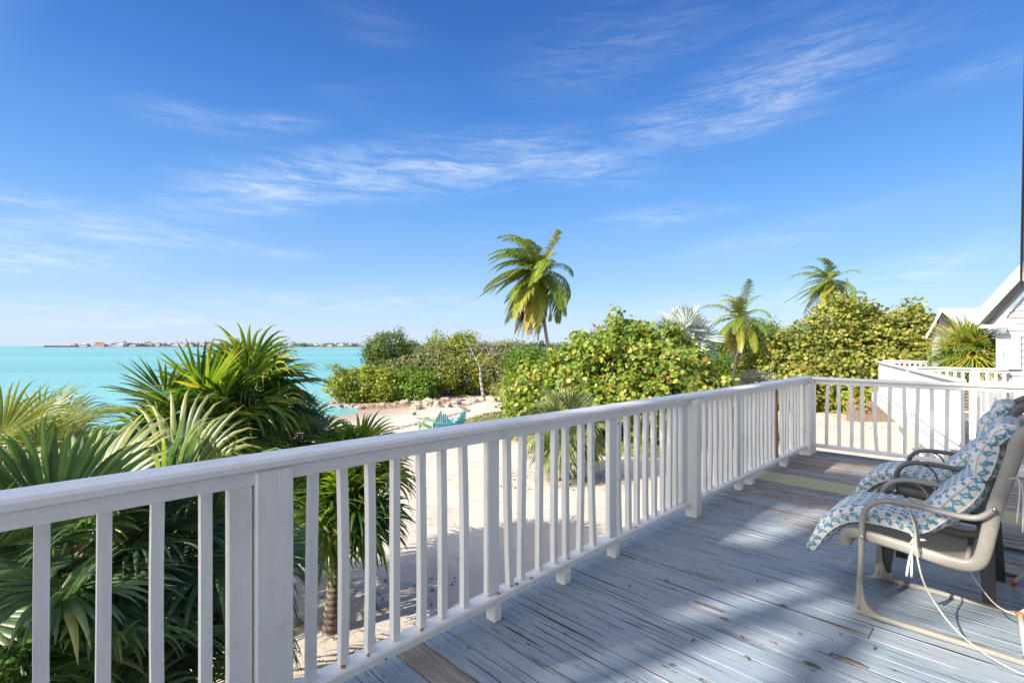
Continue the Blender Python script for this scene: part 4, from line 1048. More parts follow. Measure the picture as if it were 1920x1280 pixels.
rake(13.22, 1.70, 13.75, 2.62, 15.95, 18, .10, M['roof_white'], 'roof'); rake(13.75, 2.62, 14.35, 1.95, 15.95, 18, .10, M['roof_white'], 'roof')
rake(13.24, 1.70, 13.75, 2.58, 15.93, 15.948, .13, M['house_white'], 'fascia'); rake(13.75, 2.58, 14.33, 1.93, 15.93, 15.948, .13, M['house_white'], 'fascia')
MB().add([W(13.72, 16.3, 1.60), W(14.75, 16.3, 1.60), W(14.06, 16.3, 2.58), W(13.75, 16.4, 1.60), W(14.8, 16.4, 1.60), W(14.14, 16.4, 2.58)], [(0, 1, 2), (5, 4, 3), (0, 3, 4, 1), (1, 4, 5, 2), (2, 5, 3, 0)]).build('gable_wall', M['soffit'], h1)
mb = MB(); q = [W(14.2, 16.7, 2.02), W(19, 16.7, 2.02), W(22.3, 19.6, 2.90), W(16.8, 19.6, 2.90)]
mb.add(q+[p+UP*.06 for p in q], [(0, 1, 2, 3), (7, 6, 5, 4), (0, 4, 5, 1), (1, 5, 6, 2), (2, 6, 7, 3), (3, 7, 4, 0)]).build('roof', M['roof_white'], h1)
for k in range(11):
    l = 14.3+k*.43; beam('roof_seam', W(l, 16.69, 2.09), W(l*19.6/16.7, 19.6, 2.97), .03, .03, M['roof_white'], h1)
# ------------------------------------------------------------------ palms near the deck
def wc(px, py, d): return at(px, py, d)
def gbase(px, d): return G((px-960)/935*d, d)
PALM = 'palm tree'
fan_palm('thatch_palm', gbase(438, 7.0), wc(462, 745, 7.0), 'tallest green thatch palm on the left, its fans standing above the horizon', PALM, M['thatch'], n=30, L=.70, pet=.50, seed=3, droop=.75, elmax=80, elmin=-38, trunk_r=.075, tint0=.50, wind=-.12, nseg=30, spread=270, tvar=.45)
fan_palm('thatch_palm', gbase(392, 6.2), wc(362, 782, 6.2), 'green thatch palm leaning left of the tallest one, with wide dark spiky fans', PALM, M['thatch'], n=24, L=.70, pet=.48, seed=8, droop=.22, elmax=62, elmin=-40, trunk_r=.07, tint0=.34, nseg=30, spread=285, stiff=.5, tvar=.5)
fan_palm('thatch_palm', gbase(618, 6.45), wc(640, 945, 6.45), 'short thatch palm seen through the balusters, rooted in shaded sand', PALM, M['thatch'], n=32, L=.62, pet=.40, seed=14, droop=.45, elmax=76, elmin=-48, trunk_r=.085, tint0=.45, nseg=28, spread=280, tvar=.45, dead=4)
fan_palm('thatch_palm', gbase(700, 7.0), wc(668, 872, 7.1), 'thin stemmed thatch palm behind the short one, its top just over the rail', PALM, M['thatch'], n=18, L=.60, pet=.36, seed=24, droop=.4, elmax=70, elmin=-30, trunk_r=.055, tint0=.5, nseg=28, spread=270, tvar=.45, dead=2)
fan_palm('thatch_palm', gbase(520, 7.6), wc(560, 838, 7.6), 'thatch palm half hidden behind the rail between the tall and the short palm', PALM, M['thatch'], n=22, L=.68, pet=.5, seed=34, droop=.5, elmax=60, elmin=-35, trunk_r=.06, tint0=.42, nseg=28, spread=270, tvar=.4)
fan_palm('fan_palm', gbase(90, 3.5), wc(105, 1070, 3.45), 'large grey green fan palm close to the rail in the left corner, broad pleated leaves', PALM, M['silver'], n=16, L=.80, pet=.48, seed=5, droop=1.0, elmax=66, elmin=-35, trunk_r=.11, tint0=.5, nseg=52, spread=250, join=.62, stiff=.6, costa=.12, tvar=.4, dead=1, wseg=1.12)
fan_palm('fan_palm', gbase(290, 4.1), wc(300, 1055, 4.1), 'grey green fan palm with long drooping thread tips behind the first balusters', PALM, M['silver'], n=20, L=.85, pet=.55, seed=6, droop=1.25, elmax=72, elmin=-45, trunk_r=.11, tint0=.45, nseg=50, spread=250, join=.56, stiff=.5, costa=.12, tvar=.45, dead=1, wseg=1.1)
fan_palm('fan_palm', gbase(60, 3.1), wc(40, 1300, 3.1), 'low grey green fan palm under the others at the bottom left corner', PALM, M['silver'], n=11, L=.85, pet=.55, seed=9, droop=1.0, elmax=60, elmin=-20, trunk_r=.1, tint0=.32, nseg=48, spread=250, join=.55, stiff=.5, costa=.12, dead=0)
fan_palm('fan_palm', gbase(300, 4.2), wc(310, 1230, 4.1), 'low dark fan palm behind the lower part of the third and fourth balusters', PALM, M['silver'], n=9, L=.75, pet=.45, seed=19, droop=1.0, elmax=70, elmin=-10, trunk_r=.09, tint0=.25, nseg=44, spread=250, join=.55, stiff=.5, costa=.12, dead=0)
fan_palm('fan_palm', gbase(-10, 5.6), wc(0, 880, 5.6), 'yellowish fan palm at the left edge of the view over the water', PALM, M['sabal'], n=18, L=.80, pet=.5, seed=12, droop=1.0, elmax=65, elmin=-35, trunk_r=.1, tint0=.62, nseg=44, spread=240, join=.45, stiff=.45, costa=.15)
fan_palm('fan_palm', gbase(120, 7.6), wc(70, 850, 7.6), 'sunlit yellow green fan palm behind the left corner palm, at the water edge', PALM, M['sabal'], n=16, L=.80, pet=.5, seed=13, droop=.9, elmax=60, elmin=-35, trunk_r=.1, tint0=.6, nseg=40, spread=240, join=.45, stiff=.45, costa=.15)
fan_palm('cabbage_palm', G(1.08, 13.8), wc(1062, 800, 13.8), 'low grey green cabbage palm with leaning trunk on the sand before the big sea grape', PALM, M['sabal'], n=30, L=.90, pet=.50, seed=17, droop=.95, elmax=80, elmin=-62, trunk_r=.13, tint0=.5, nseg=40, spread=260, join=.5, stiff=.42, costa=.15, tvar=.5, dead=5, lean=(-.05, -.1, -.2))
fan_palm('silver_palm', G(9.3, 27), wc(1282, 628, 27), 'pale blue silver fan palm rising behind the big sea grape', PALM, M['bismarck'], n=24, L=1.2, pet=.8, seed=18, droop=.08, elmax=80, elmin=-35, trunk_r=.17, tint0=.55, nseg=30, spread=260, join=.62, stiff=.6, costa=.1, dead=0, cup=.25)
def at_w(x, y, z): return Vector((x, y, z))
fan_palm('spiky_palm', (-.72, 17.2, -2.2), (-.74, 17.2, 1.38), 'dense spiky palm between the small gable and the clapboard house', PALM, M['coconut'], n=46, L=.72, pet=.40, seed=20, droop=.35, elmax=85, elmin=-50, trunk_r=.13, tint0=.55, nseg=20, spread=230, join=.12, stiff=.35, tvar=.5, dead=4, fold=.4, wseg=2.2)

coconut_palm(G(2.6, 35), wc(1006, 512, 35), 4.5, 'tallest coconut palm with brown skirt of old fronds, left of the big sea grape', 3, n=60, wind=.9, bend=(.1, .3, 0), dead=18, elmin=-84, nl=58)
coconut_palm(G(12.6, 30), wc(1386, 598, 30), 2.6, 'small coconut palm with slanting pale trunk, right of the silver palm', 4, n=28, wind=.4, bend=(.25, .25, 0), dead=6, trunk_r=.11, elmin=-78, nl=40)
coconut_palm(G(25.5, 41), wc(1554, 528, 41), 3.5, 'windblown coconut palm rising above the right-hand trees', 5, n=30, wind=1.1, dead=3, elmin=-70, nl=44)
coconut_palm(G(27.6, 42), wc(1584, 566, 42), 2.4, 'smaller coconut palm crown just right of the windblown one', 6, n=12, wind=.3, dead=1, elmin=-30, nuts=False, nl=30)

# ------------------------------------------------------------------ sea grapes and bushes
def bl(lat, dep, z, ra, rb=None, rz=None): return (tuple(W(lat, dep, z)), (ra, rb or ra, rz or ra))
bushy('sea_grape_tree', G(5, 21), [bl(3.4, 22, -.3, 2.3, 2.2, 1.9), bl(6.0, 22, .0, 2.5, 2.4, 2.1), bl(4.9, 22.5, .7, 1.7, 1.6, 1.3), bl(7.4, 22.5, -.35, 1.9, 2.0, 1.35), bl(1.3, 22.3, -.75, 1.5, 1.5, 1.3), bl(.9, 21.6, -1.6, .7, .8, .5), bl(8.5, 22.0, -1.1, 1.3, 1.4, 1.0), bl(5.4, 19.8, -.95, 2.0, 1.5, 1.2), bl(2.9, 20.2, -1.0, 1.5, 1.3, 1.1), bl(7.2, 19.9, -1.2, 1.6, 1.4, 1.0), bl(5.0, 22.4, 1.6, .6, .6, .8), bl(6.6, 22.6, 1.0, .8, .8, .7), bl(3.3, 22.4, 1.0, .7, .7, .7)],
      'big yellow green sea grape tree with round leaves in the middle of the view', 'tree', M['seagrape'], .092, 15, 15, 41, sig=.18, lump=.27, tint0=.46, tvar=.4, red=.035, trunk=[G(4, 21.5), G(6.5, 21.8), G(8.2, 22)], branches=30, sprigs=44, upb=.45, inner=.3)
bushy('sea_grape_tree', G(19, 30), [bl(17.2, 30, .0, 2.4, 2.6, 2.1), bl(20.6, 30, .9, 2.4, 2.6, 2.3), bl(23.0, 30, 1.1, 2.5, 2.6, 2.4), bl(25.0, 30.5, .2, 1.9, 2.2, 2.3), bl(18.0, 28.5, -.9, 1.9, 1.6, 1.3), bl(21.5, 28.3, -.5, 2.4, 1.7, 1.5), bl(16.2, 29, -.9, 1.5, 1.5, 1.3), bl(21.4, 30.3, 2.4, 1.4, 1.4, 1.3), bl(24.2, 28.6, -.4, 1.5, 1.3, 1.5)],
      'wide ochre green sea grape tree behind the far railing, left of the white houses', 'tree', M['seagrape_dry'], .095, 14, 13, 42, sig=.20, lump=.20, tint0=.46, tvar=.42, red=.03, trunk=[G(18.5, 29.5), G(20.6, 30), G(22.4, 30.2)], branches=18, sprigs=34, inner=.3)
bushy('green_bush', G(15, 34), [bl(15.6, 34, .5, 2.3, 2.2, 2.2), bl(17.4, 34.5, 1.2, 1.8, 1.6, 1.8), bl(13.4, 35, .1, 1.8, 1.6, 1.6), bl(13.6, 34, -.9, 1.5, 1.5, 1.2), bl(14.5, 31.8, -1.2, 1.7, 1.4, .9), bl(16.5, 33.8, 1.4, .8, .8, .9)], 'bright green bush between the small coconut palm and the ochre tree', 'bush', M['bush'], .085, 16, 12, 43, shape='oval', sig=.2, tint0=.45, sprigs=16, trunk_r=.06)
bushy('feathery_bush', G(11.5, 36), [bl(11.4, 36, .2, 1.9, 1.6, 1.5), bl(13.2, 36.5, -.2, 1.7, 1.5, 1.3), bl(9.6, 36.5, -.2, 1.9, 1.6, 1.4)], 'soft grey green bush behind the slanting trunk of the small coconut palm', 'bush', M['olive'], .08, 16, 12, 44, shape='needle', sig=.2, tint0=.4, trunk_r=.05)
bushy('clipped_hedge', G(14.4, 29), [bl(14.0, 29, -1.0, .95, .9, 1.0), bl(14.9, 29, -1.0, .95, .9, 1.0)], 'clipped silvery hedge with flat rounded top above the rail corner', 'hedge', M['silverbush'], .045, 60, 14, 45, shape='oval', sig=.07, tint0=.5, lump=.03, trunk_r=.04, inner=.1)
# mangroves along the point
MG = 'mangrove clump along the shore point'
bushy('mangrove_tree', G(-8.6, 38), [bl(-9.4, 38, 1.0, 1.5, 1.5, 1.2), bl(-10.3, 38, .7, .9, .9, .9), bl(-8.3, 38.5, .2, 1.4, 1.4, 1.2), bl(-9.0, 38, -.4, 1.2, 1.2, .8)], 'round topped dark mangrove tree rising at the left end of the shore thicket', 'tree', M['mangrove_dark'], .10, 18, 15, 51, shape='oval', sig=.2, tint0=.5, lump=.22, sprigs=10, trunk_r=.1, inner=.35)
bushy('mangrove_bush', G(-11, 35), [bl(-11.2, 35.2, -1.4, 1.5, 1.4, 1.1), bl(-9.8, 35.2, -1.2, 1.4, 1.4, 1.2), bl(-8.6, 35, -1.5, 1.4, 1.3, 1.0)], 'low yellow green mangrove bush at the seaward tip of the point', 'bush', M['mangrove'], .10, 25, 15, 52, shape='oval', sig=.16, tint0=.58, trunk_r=.05)
bushy('mangrove_bush', G(-7.4, 34.5), [bl(-7.4, 35, -1.3, 1.3, 1.2, 1.1), bl(-6.4, 34.8, -1.5, 1.1, 1.0, .9)], 'bright green mangrove bush touching the sand in the middle of the thicket', 'bush', M['bush'], .10, 25, 15, 53, shape='oval', sig=.16, tint0=.6, trunk_r=.05)
bushy('mangrove_bush', G(-6.8, 37.5), [bl(-8.0, 37, -.5, 1.2, 1.2, 1.1), bl(-6.6, 38, -.1, 1.6, 1.5, 1.5), bl(-5.2, 38, .1, 1.5, 1.5, 1.4)], 'grey green thicket bush behind the shore rocks, right of the dark round tree', 'bush', M['olive'], .10, 20, 15, 54, shape='oval', sig=.2, tint0=.5, trunk_r=.06)
bushy('mangrove_tree', G(-4.2, 38), [bl(-5.6, 39, .3, 1.6, 1.5, 1.5), bl(-4.0, 38.6, .5, 1.7, 1.6, 1.5), bl(-3.2, 38, -.7, 1.7, 1.6, 1.4), bl(-3.9, 38.8, 1.4, .8, .8, .7), bl(-5.0, 37, -1.0, 1.5, 1.3, 1.1)], 'yellow green mangrove tree in the middle of the thicket with small raised top', 'tree', M['mangrove'], .10, 18, 15, 55, shape='oval', sig=.2, tint0=.6, lump=.2, sprigs=12, trunk_r=.08, inner=.35)
bushy('mangrove_tree', G(-1.0, 38.5), [bl(-1.6, 39, .2, 1.6, 1.6, 1.4), bl(-.2, 39, .3, 1.5, 1.5, 1.3), bl(-1.2, 38, -1.0, 1.6, 1.4, 1.2), bl(.8, 38.6, -.6, 1.4, 1.4, 1.3)], 'twiggy grey green tree right of the bare dead tree', 'tree', M['olive'], .10, 15, 13, 56, shape='oval', sig=.22, tint0=.5, lump=.2, trunk_r=.07, branches=26, inner=.3)
bushy('mangrove_tree', G(1.6, 36), [bl(.9, 36.5, .2, 1.4, 1.4, 1.1), bl(2.2, 36.2, .1, 1.5, 1.4, 1.2), bl(1.5, 35.4, -1.0, 1.6, 1.4, 1.2)], 'small leafy tree at the foot of the tallest coconut palm', 'tree', M['bush'], .10, 17, 13, 57, shape='oval', sig=.22, tint0=.5, trunk_r=.07)
bushy('twiggy_bush', G(3.6, 37), [bl(3.2, 37.5, .2, 1.3, 1.3, 1.1), bl(4.4, 37.5, .1, 1.2, 1.2, 1.0)], 'nearly leafless pinkish grey bush right of the tallest coconut palm trunk', 'bush', M['olive'], .05, 6, 6, 58, shape='oval', sig=.18, tint0=.5, trunk_r=.06, branches=60)
bushy('far_thicket', G(12, 48), [bl(0, 50, -.6, 5, 3, 1.6), bl(9, 48, -.3, 5, 3, 1.7), bl(18, 48, .0, 5, 3, 1.9), bl(28, 46, .3, 6, 3, 2.4), bl(37, 46, .3, 6, 3, 2.6)], 'dark thicket closing the gaps behind the trees', 'thicket', M['mangrove_dark'], .13, 6, 12, 59, shape='oval', sig=.4, tint0=.45, trunk_r=.08)
# thin mangrove sprig leaning over the water
bushy('mangrove_sprig', G(-11.6, 34.6), [bl(-12.3, 34.6, -.05, .5, .4, .22), bl(-11.7, 34.6, -.25, .35, .3, .2)], 'thin mangrove branch reaching out left over the water from the point', 'tree', M['mangrove'], .07, 22, 8, 60, shape='oval', sig=.1, tint0=.7, trunk_r=.035, branches=8)

# bare dead tree in front of the thicket
dt = empty('dead_tree', G(-1.85, 33.5), 'bare pale dead tree leaning left in front of the mangrove thicket', 'tree')
b0 = G(-1.85, 33.5, -.1)
tube('trunk', smooth_path([b0, at(902, 715, 33.5), at(900, 690, 33.5), at(892, 672, 33.5)], 5), [.13, .12, .12, .115, .11, .105, .10, .10, .095, .09, .085, .08, .075, .07, .065, .06], M['twig'], dt, 10)
rr = np.random.default_rng(77)
for pts, r0 in (((at(896, 682, 33.5), at(884, 655, 33.6), at(874, 636, 33.7), at(868, 628, 33.7)), .065), ((at(900, 690, 33.5), at(912, 672, 33.4), at(922, 655, 33.3), at(930, 645, 33.2)), .05), ((at(903, 698, 33.5), at(890, 694, 33.3), at(878, 699, 33.2)), .04), ((at(893, 674, 33.5), at(904, 656, 33.6), at(908, 640, 33.7)), .045), ((at(912, 672, 33.4), at(926, 668, 33.3), at(938, 660, 33.2)), .03)):
    sp = smooth_path(pts, 4); tube('limb', sp, [r0*(1-.75*i/(len(sp)-1)) for i in range(len(sp))], M['twig'], dt, 7)
mb = MB()
for i in range(70):
    px, py = rr.uniform(868, 945), rr.uniform(632, 690); p = at(px, py, rr.uniform(33, 34)); c = at(900+(px-900)*.5, 690-(690-py)*.5, 33.5)
    add_tube(mb, [c.lerp(p, .35), c.lerp(p, .7)+Vector(rr.normal(0, .08, 3)), p], [.014, .010, .004], 4)
tag(mb.build('twigs', M['twig'], dt), kind='stuff')
bushy('sparse_shrub', G(-.9, 33.9), [bl(-1.0, 33.9, -1.5, .45, .4, .6), bl(-1.7, 33.8, .6, .5, .5, .4)], 'sparse yellow leaved shrub beside the bare trunk', 'shrub', M['mangrove'], .06, 22, 8, 61, shape='oval', sig=.14, tint0=.8, trunk_r=.02)

# ------------------------------------------------------------------ rocks, shoots, wrack
RK = 'grey coral rocks heaped along the shore of the point'
rr = np.random.default_rng(5); shore_pts = []
for px, py, s in ((802, 752, .55), (821, 756, .38), (855, 752, .34), (780, 757, .34), (841, 757, .24), (930, 747, .34)):
    d = 3.72*935/(py+6-648); la = (px-960)/935*d; k = (802, 821, 855, 780, 841, 930).index(px)
    lb = ('largest pale grey rock at the foot of the thicket', 'second pale rock just right of the largest one', 'pale rock standing alone left of the dead tree foot', 'rock at the left of the largest shore rock, half in shade', 'small brown rock between the two pale ones', 'dark flat rock right of the dead tree trunk')[k]
    tag(blob('rock', G(la, d, s*.2), (s, s*.8, s*.75), M['rock'], None, k, .22, 3), lb, 'rock')
for i in range(62):
    t = rr.random(); 
    if t < .55: la, d = -9.4-rr.uniform(0, 3.2), 0; d = 31.6+(-9.4-la)*.7+rr.normal(0, .35)
    else: la = rr.uniform(-8.6, -2.4); d = 33.2+rr.normal(0, .35)+(la+8.6)*.05
    s = rr.uniform(.12, .30)
    tag(blob('rock', G(la, d, s*.15), (s, s*rr.uniform(.6, 1), s*.7), M['rock'], None, i+20, .17, 2), ('small coral rock in the heap at the seaward tip of the point' if t < .55 else 'small coral rock in the row below the thicket'), 'rock', RK+(' tip' if t < .55 else ''))
mb = MB()
for i in range(420):
    la = rr.uniform(-9.5, -3.4); d = 32.0+rr.normal(0, .55)+max(0, la+6)*.25; p = G(la, d, -.03); h = rr.uniform(.10, .32)
    add_tube(mb, [p, p+Vector((rr.normal(0, .02), rr.normal(0, .02), h))], [.022, .008], 4)
tag(mb.build('mangrove_shoots', M['coral_pink']), 'pinkish breathing roots poking out of the wet sand below the mangroves', 'roots', kind='stuff')
def log(pts, r0, label, mat='twig'): 
    sp = smooth_path(pts, 4); return tag(tube('driftwood', sp, [r0*(1-.6*i/(len(sp)-1)) for i in range(len(sp))], M[mat], None, 7), label, 'driftwood')
def gp(px, py, dz=.04): d = 3.7*935/(py-648); return G((px-960)/935*d, d, dz)
log([gp(784, 784, .06), gp(796, 787, .12), gp(806, 786, .04)], .10, 'short brown driftwood piece on the sand left of the green garden chair')
log([gp(774, 776, .05), gp(780, 775, .09)], .10, 'dark stub of driftwood on the wet flat')
log([gp(856, 747), gp(872, 744, .1), gp(890, 748)], .06, 'pale fallen branch lying below the thicket left of the dead tree')
mb = MB()
for i in range(900):      # wrack line of dry weed
    t = rr.random(); pxy = [(700, 815), (760, 800), (830, 783), (880, 770), (862, 762), (905, 752)]
    k = min(int(t*5), 4); q = t*5-k; px = pxy[k][0]*(1-q)+pxy[k+1][0]*q+rr.normal(0, 2); py = pxy[k][1]*(1-q)+pxy[k+1][1]*q+rr.normal(0, 1.1)
    p = gp(px, py, .01); a = rr.uniform(0, 6.28); L = rr.uniform(.04, .14)
    add_tube(mb, [p, p+Vector((math.cos(a)*L*.5, math.sin(a)*L*.5, .025)), p+Vector((math.cos(a)*L, math.sin(a)*L, 0))], .008, 3)
tag(mb.build('seaweed_line', M['twig']), 'thin brown line of dried seaweed winding across the sand', 'seaweed', kind='stuff')
mb = MB()
def litter(n, la0, la1, d0, d1, s0, s1, seed):
    q = np.random.default_rng(seed)
    for i in range(n):
        la, d = q.uniform(la0, la1), q.uniform(d0, d1); p = G(la, d, .015); a = q.uniform(0, 6.28); s = q.uniform(s0, s1); u = Vector((math.cos(a), math.sin(a), q.normal(0, .25))); v = Vector((-math.sin(a), math.cos(a), q.normal(0, .3)))
        mb.add([p-u*s, p+v*s*.4+UP*.01, p+u*s, p-v*s*.4+UP*.01], [(0, 1, 2, 3)])
litter(700, -5.2, -.9, 4.3, 8, .015, .05, 1); litter(260, -.5, 3.2, 12.6, 15.2, .02, .07, 2); litter(500, -3, 10, 10, 24, .01, .035, 3); litter(250, 14, 22, 22, 27, .02, .07, 4)
tag(mb.build('leaf_litter', M['bark']), 'scattered dry leaves and twigs on the sand', 'litter', kind='stuff')
for k, (la, d, s, lb) in enumerate(((-1.72, 5.9, .13, 'pitted grey rock right of the short palm foot in the shade'), (-2.35, 5.15, .14, 'pitted rock on shaded sand, just right of the near wide post'), (-1.95, 5.35, .12, 'small pale rock on shaded sand left of the bottom rail'), (-2.9, 6.6, .10, 'small rock left of the short palm trunk'), (1.0, 13.0, .13, 'pale rock on the sand in front of the cabbage palm'), (1.45, 13.3, .10, 'small brown rock right of the cabbage palm foot'))):
    tag(blob('rock', G(la, d, s*.2), (s, s*.8, s*.7), M['rock'], None, k+200, .18, 3), lb, 'rock')
# grass tufts on the lawn patches
q = np.random.default_rng(8); N = 26000
la = q.uniform(-3, 40, N*2); de = q.uniform(16, 44, N*2); la[:N] = q.uniform(-3, 15, N); de[:N] = q.uniform(16, 30, N)
ok = inside(la, de, GRASS) | inside(la, de, GRASS2); la, de = la[ok], de[ok]; N = len(la)
zz = ground_z(la, de); P = np.stack([.70711*(la-de), .70711*(la+de), zz], 1); hh = q.uniform(.03, .09, N)
a = q.uniform(0, 6.28, N); u = np.stack([np.cos(a), np.sin(a), a*0], 1)*.035; tip = P+np.stack([q.normal(0, .03, N), q.normal(0, .03, N), hh], 1)
V = np.stack([P-u, P+u, tip+u*.3, tip-u*.3], 1).reshape(-1, 3)
tag(np_mesh('grass', V, np.arange(N*4).reshape(-1, 4), M['grassblade'], None, np.repeat(q.random(N), 4)), 'patchy short grass between the sand and the sea grape trees', 'grass', kind='stuff')

# ------------------------------------------------------------------ garden chairs on the beach
def adirondack(lat, dep, face, mat, label):
    p = G(lat, dep); t = empty('garden_chair', p, label, 'chair', None)
    Mx = Matrix.Translation(p) @ Matrix.Rotation(face, 4, 'Z')      # +x is forward
    T = lambda x, y, z: Mx @ Vector((x, y, z))
    for s in (-1, 1):
        beam('front_leg', T(.38, s*.27, 0), T(.38, s*.27, .55), .09, .03, mat, t, up=Mx.to_3x3() @ Vector((1, 0, 0)))
        beam('side_stringer', T(.42, s*.24, .36), T(-.45, s*.24, .03), .025, .12, mat, t)
        beam('armrest', T(.46, s*.31, .565), T(-.30, s*.31, .555), .12, .024, mat, t)
        beam('rear_post', T(-.22, s*.29, .05), T(-.22, s*.29, .55), .07, .03, mat, t, up=Mx.to_3x3() @ Vector((1, 0, 0)))
    for k in range(7):
        x = .40-k*.085; beam('seat_slat', T(x, -.25, .40-k*.032), T(x, .25, .40-k*.032), .075, .02, mat, t)
    for k in range(-3, 4):
        h = .98-.035*k*k*.8; beam('back_slat', T(-.14, k*.075, .24), T(-.14-.36*(h-.24)/.75, k*.085, h), .068, .02, mat, t, up=Mx.to_3x3() @ Vector((1, 0, .3)))
    beam('back_rail', T(-.30, -.30, .545), T(-.30, .30, .545), .03, .06, mat, t)
    return t
A0 = math.atan2(RT.y, RT.x)     # facing right in the view
adirondack(-3.45, 21.0, A0+math.pi-.15, M['green'], 'pale green wooden garden chair facing left on the beach')
adirondack(-2.86, 20.6, A0+math.pi/2+.2, M['teal'], 'teal wooden garden chair seen from behind, between the other two')
adirondack(-2.42, 21.3, A0+math.pi-.55, M['aqua'], 'light blue wooden garden chair, rightmost of the three on the beach')

# ------------------------------------------------------------------ plank enclosure and bits under the ochre tree
fe = empty('plank_fence', G(17.5, 24.4), 'low brown plank enclosure on the sand below the ochre sea grape', 'fence')
q = np.random.default_rng(3)
for k in range(30):
    la = 16.55+k*.105; d = 24.6-.25*(k*.105); g0 = gz(la, d)
    beam('plank', W(la, d, g0-.05), W(la, d, g0+1.05+q.uniform(-.05, .04)), .03, .095, M['fence'], fe, up=RT)
bushy('sea_grape_bush', G(18.0, 25.3), [bl(17.3, 25.0, -1.35, .55, .5, .5), bl(18.3, 24.9, -1.2, .6, .5, .5), bl(19.3, 24.8, -1.2, .6, .5, .6)], 'small sea grape spilling green and orange leaves over the plank enclosure', 'bush', M['seagrape'], .10, 26, 7, 71, sig=.14, tint0=.6, red=.2, trunk_r=.03)
log([gp(1600, 775, .3), gp(1606, 748, .4)], .16, 'old brown stump leaning at the left end of the plank enclosure', 'brownpost')
tag(tube('croton_stem', [G(14.6, 16.6), G(14.6, 16.6, .5)], .02, M['twig']), 'stem of the orange leaved plant under the neighbouring deck corner', 'plant')
q1 = bushy('orange_plant', G(14.5, 16.5), [bl(14.5, 16.5, -1.75, .35, .35, .45)], 'orange and yellow leaved plant below the corner of the neighbouring deck', 'plant', M['coconut'], .09, 40, 8, 72, shape='oval', sig=.1, tint0=.9, tvar=.1, trunk_r=.02)
bpy.data.objects.remove(bpy.data.objects['croton_stem'])

# ------------------------------------------------------------------ far shore
q = np.random.default_rng(12); D0 = 1300
ls = np.linspace(-1262, 700, 180); vs = []; fs = []
for i, l in enumerate(ls):
    h = 1.5 if l < -1130 else 3.2; t = min(1, (l+1262)/60)
    for dd, z in ((-14, -3), (-6, -1.6), (40, -2.5+h*t), (300, -2.5+h*t), (320, -3)): vs.append(W(l, D0+dd+8*math.sin(l*.02), z))
fs = [(i*5+k, (i+1)*5+k, (i+1)*5+k+1, i*5+k+1) for i in range(len(ls)-1) for k in range(4)]
M['shore'] = mat_plain('far_shore_rock', (.17, .15, .12), .9, 0, .3, .1)
tag(MB().add(vs, fs).build('far_island', M['shore']), kind='structure')
C = []; Dd = []
l = -1235.
while l < 700:
    big = l > -1135; r0 = q.uniform(3, 7) if big else q.uniform(.8, 2.2); d = D0+q.uniform(15, 130) if big else D0+20
    hh = (q.uniform(3.5, 10.5) if big else .4)*(1.25 if q.random() < .12 else 1)
    for k in range(26):
        v = norm(q.normal(0, 1, 3)); C.append(np.array(W(l, d, -1+hh*.6))+v*np.array([r0, r0, max(hh*.55, .8)])); Dd.append(v)
    l += q.uniform(2.5, 7)
leaf_cloud('far_trees', np.array(C), np.array(Dd), 7, 1.15, M['far_green'], None, 80, 'oval', 1.2, .5, .45, .4)
tag(bpy.data.objects['far_trees'], 'low dark trees along the far shore', 'trees', kind='stuff')
def far_house(la, d, w, h, rh, wall, roof, label, grp=None, hip=True):
    t = empty('house', W(la, d, -1), label, 'house', grp); z0 = -.5
    mb = MB(); P = [W(a, b_, z) for z in (z0, z0+h) for a, b_ in ((la-w/2, d), (la+w/2, d), (la+w/2, d+w*.6), (la-w/2, d+w*.6))]
    mb.add(P, [(3, 2, 1, 0), (4, 5, 6, 7), (0, 1, 5, 4), (1, 2, 6, 5), (2, 3, 7, 6), (3, 0, 4, 7)]).build('wall', M[wall], t)
    e = w*.06; i = w*.22 if hip else 0; zt = z0+h
    P = [W(la-w/2-e, d-e, zt), W(la+w/2+e, d-e, zt), W(la+w/2+e, d+w*.6+e, zt), W(la-w/2-e, d+w*.6+e, zt), W(la-w/2+i, d+w*.3, zt+rh), W(la+w/2-i, d+w*.3, zt+rh)]
    MB().add(P, [(0, 1, 5, 4), (1, 2, 5), (2, 3, 4, 5), (3, 0, 4), (3, 2, 1, 0)]).build('roof', M[roof], t)
    n = max(2, int(w/4.5))
    for k in range(n):
        x = la-w/2+w*(k+.5)/n; P = [W(x+a*w*.16/n*1.6, d-.15, z0+h*zz_) for a, zz_ in ((-1, .3), (1, .3), (1, .75), (-1, .75))]; P += [p+FW*.12 for p in P]
        MB().add(P, [(0, 1, 2, 3), (7, 6, 5, 4), (0, 4, 5, 1), (1, 5, 6, 2), (2, 6, 7, 3), (3, 7, 4, 0)]).build('window', M['glass'], t)
def fl(px): return (px-960)/935*D0
far_house(fl(179), D0+12, 24, 4.2, 3.6, 'house_white', 'roof_red', 'white house with the larger red roof of the red roofed pair on the far shore')
far_house(fl(168), D0+22, 18, 4.5, 3.2, 'house_white', 'roof_red', 'white house with smaller red roof of the pair on the far shore')
far_house(fl(147), D0+14, 20, 5.5, 3.2, 'house_white', 'roof_grey', 'white two storey house left of the red roofed pair on the far shore')
far_house(fl(123), D0+22, 13, 6.0, 2.4, 'cream', 'roof_red', 'small pink roofed house at the left end of the far settlement')
for k in range(28):
    px = 205+k*17.6+q.uniform(-4, 4)
    far_house(fl(px), D0+q.uniform(8, 60), q.uniform(9, 22), q.uniform(3.2, 5.5), q.uniform(1.4, 2.6), q.choice(['house_white', 'cream', 'cream']), q.choice(['roof_grey', 'roof_white', 'roof_white', 'roof_grey']), 'small pale house among dark trees on the far shore', 'pale houses on the far shore')
mb = MB()

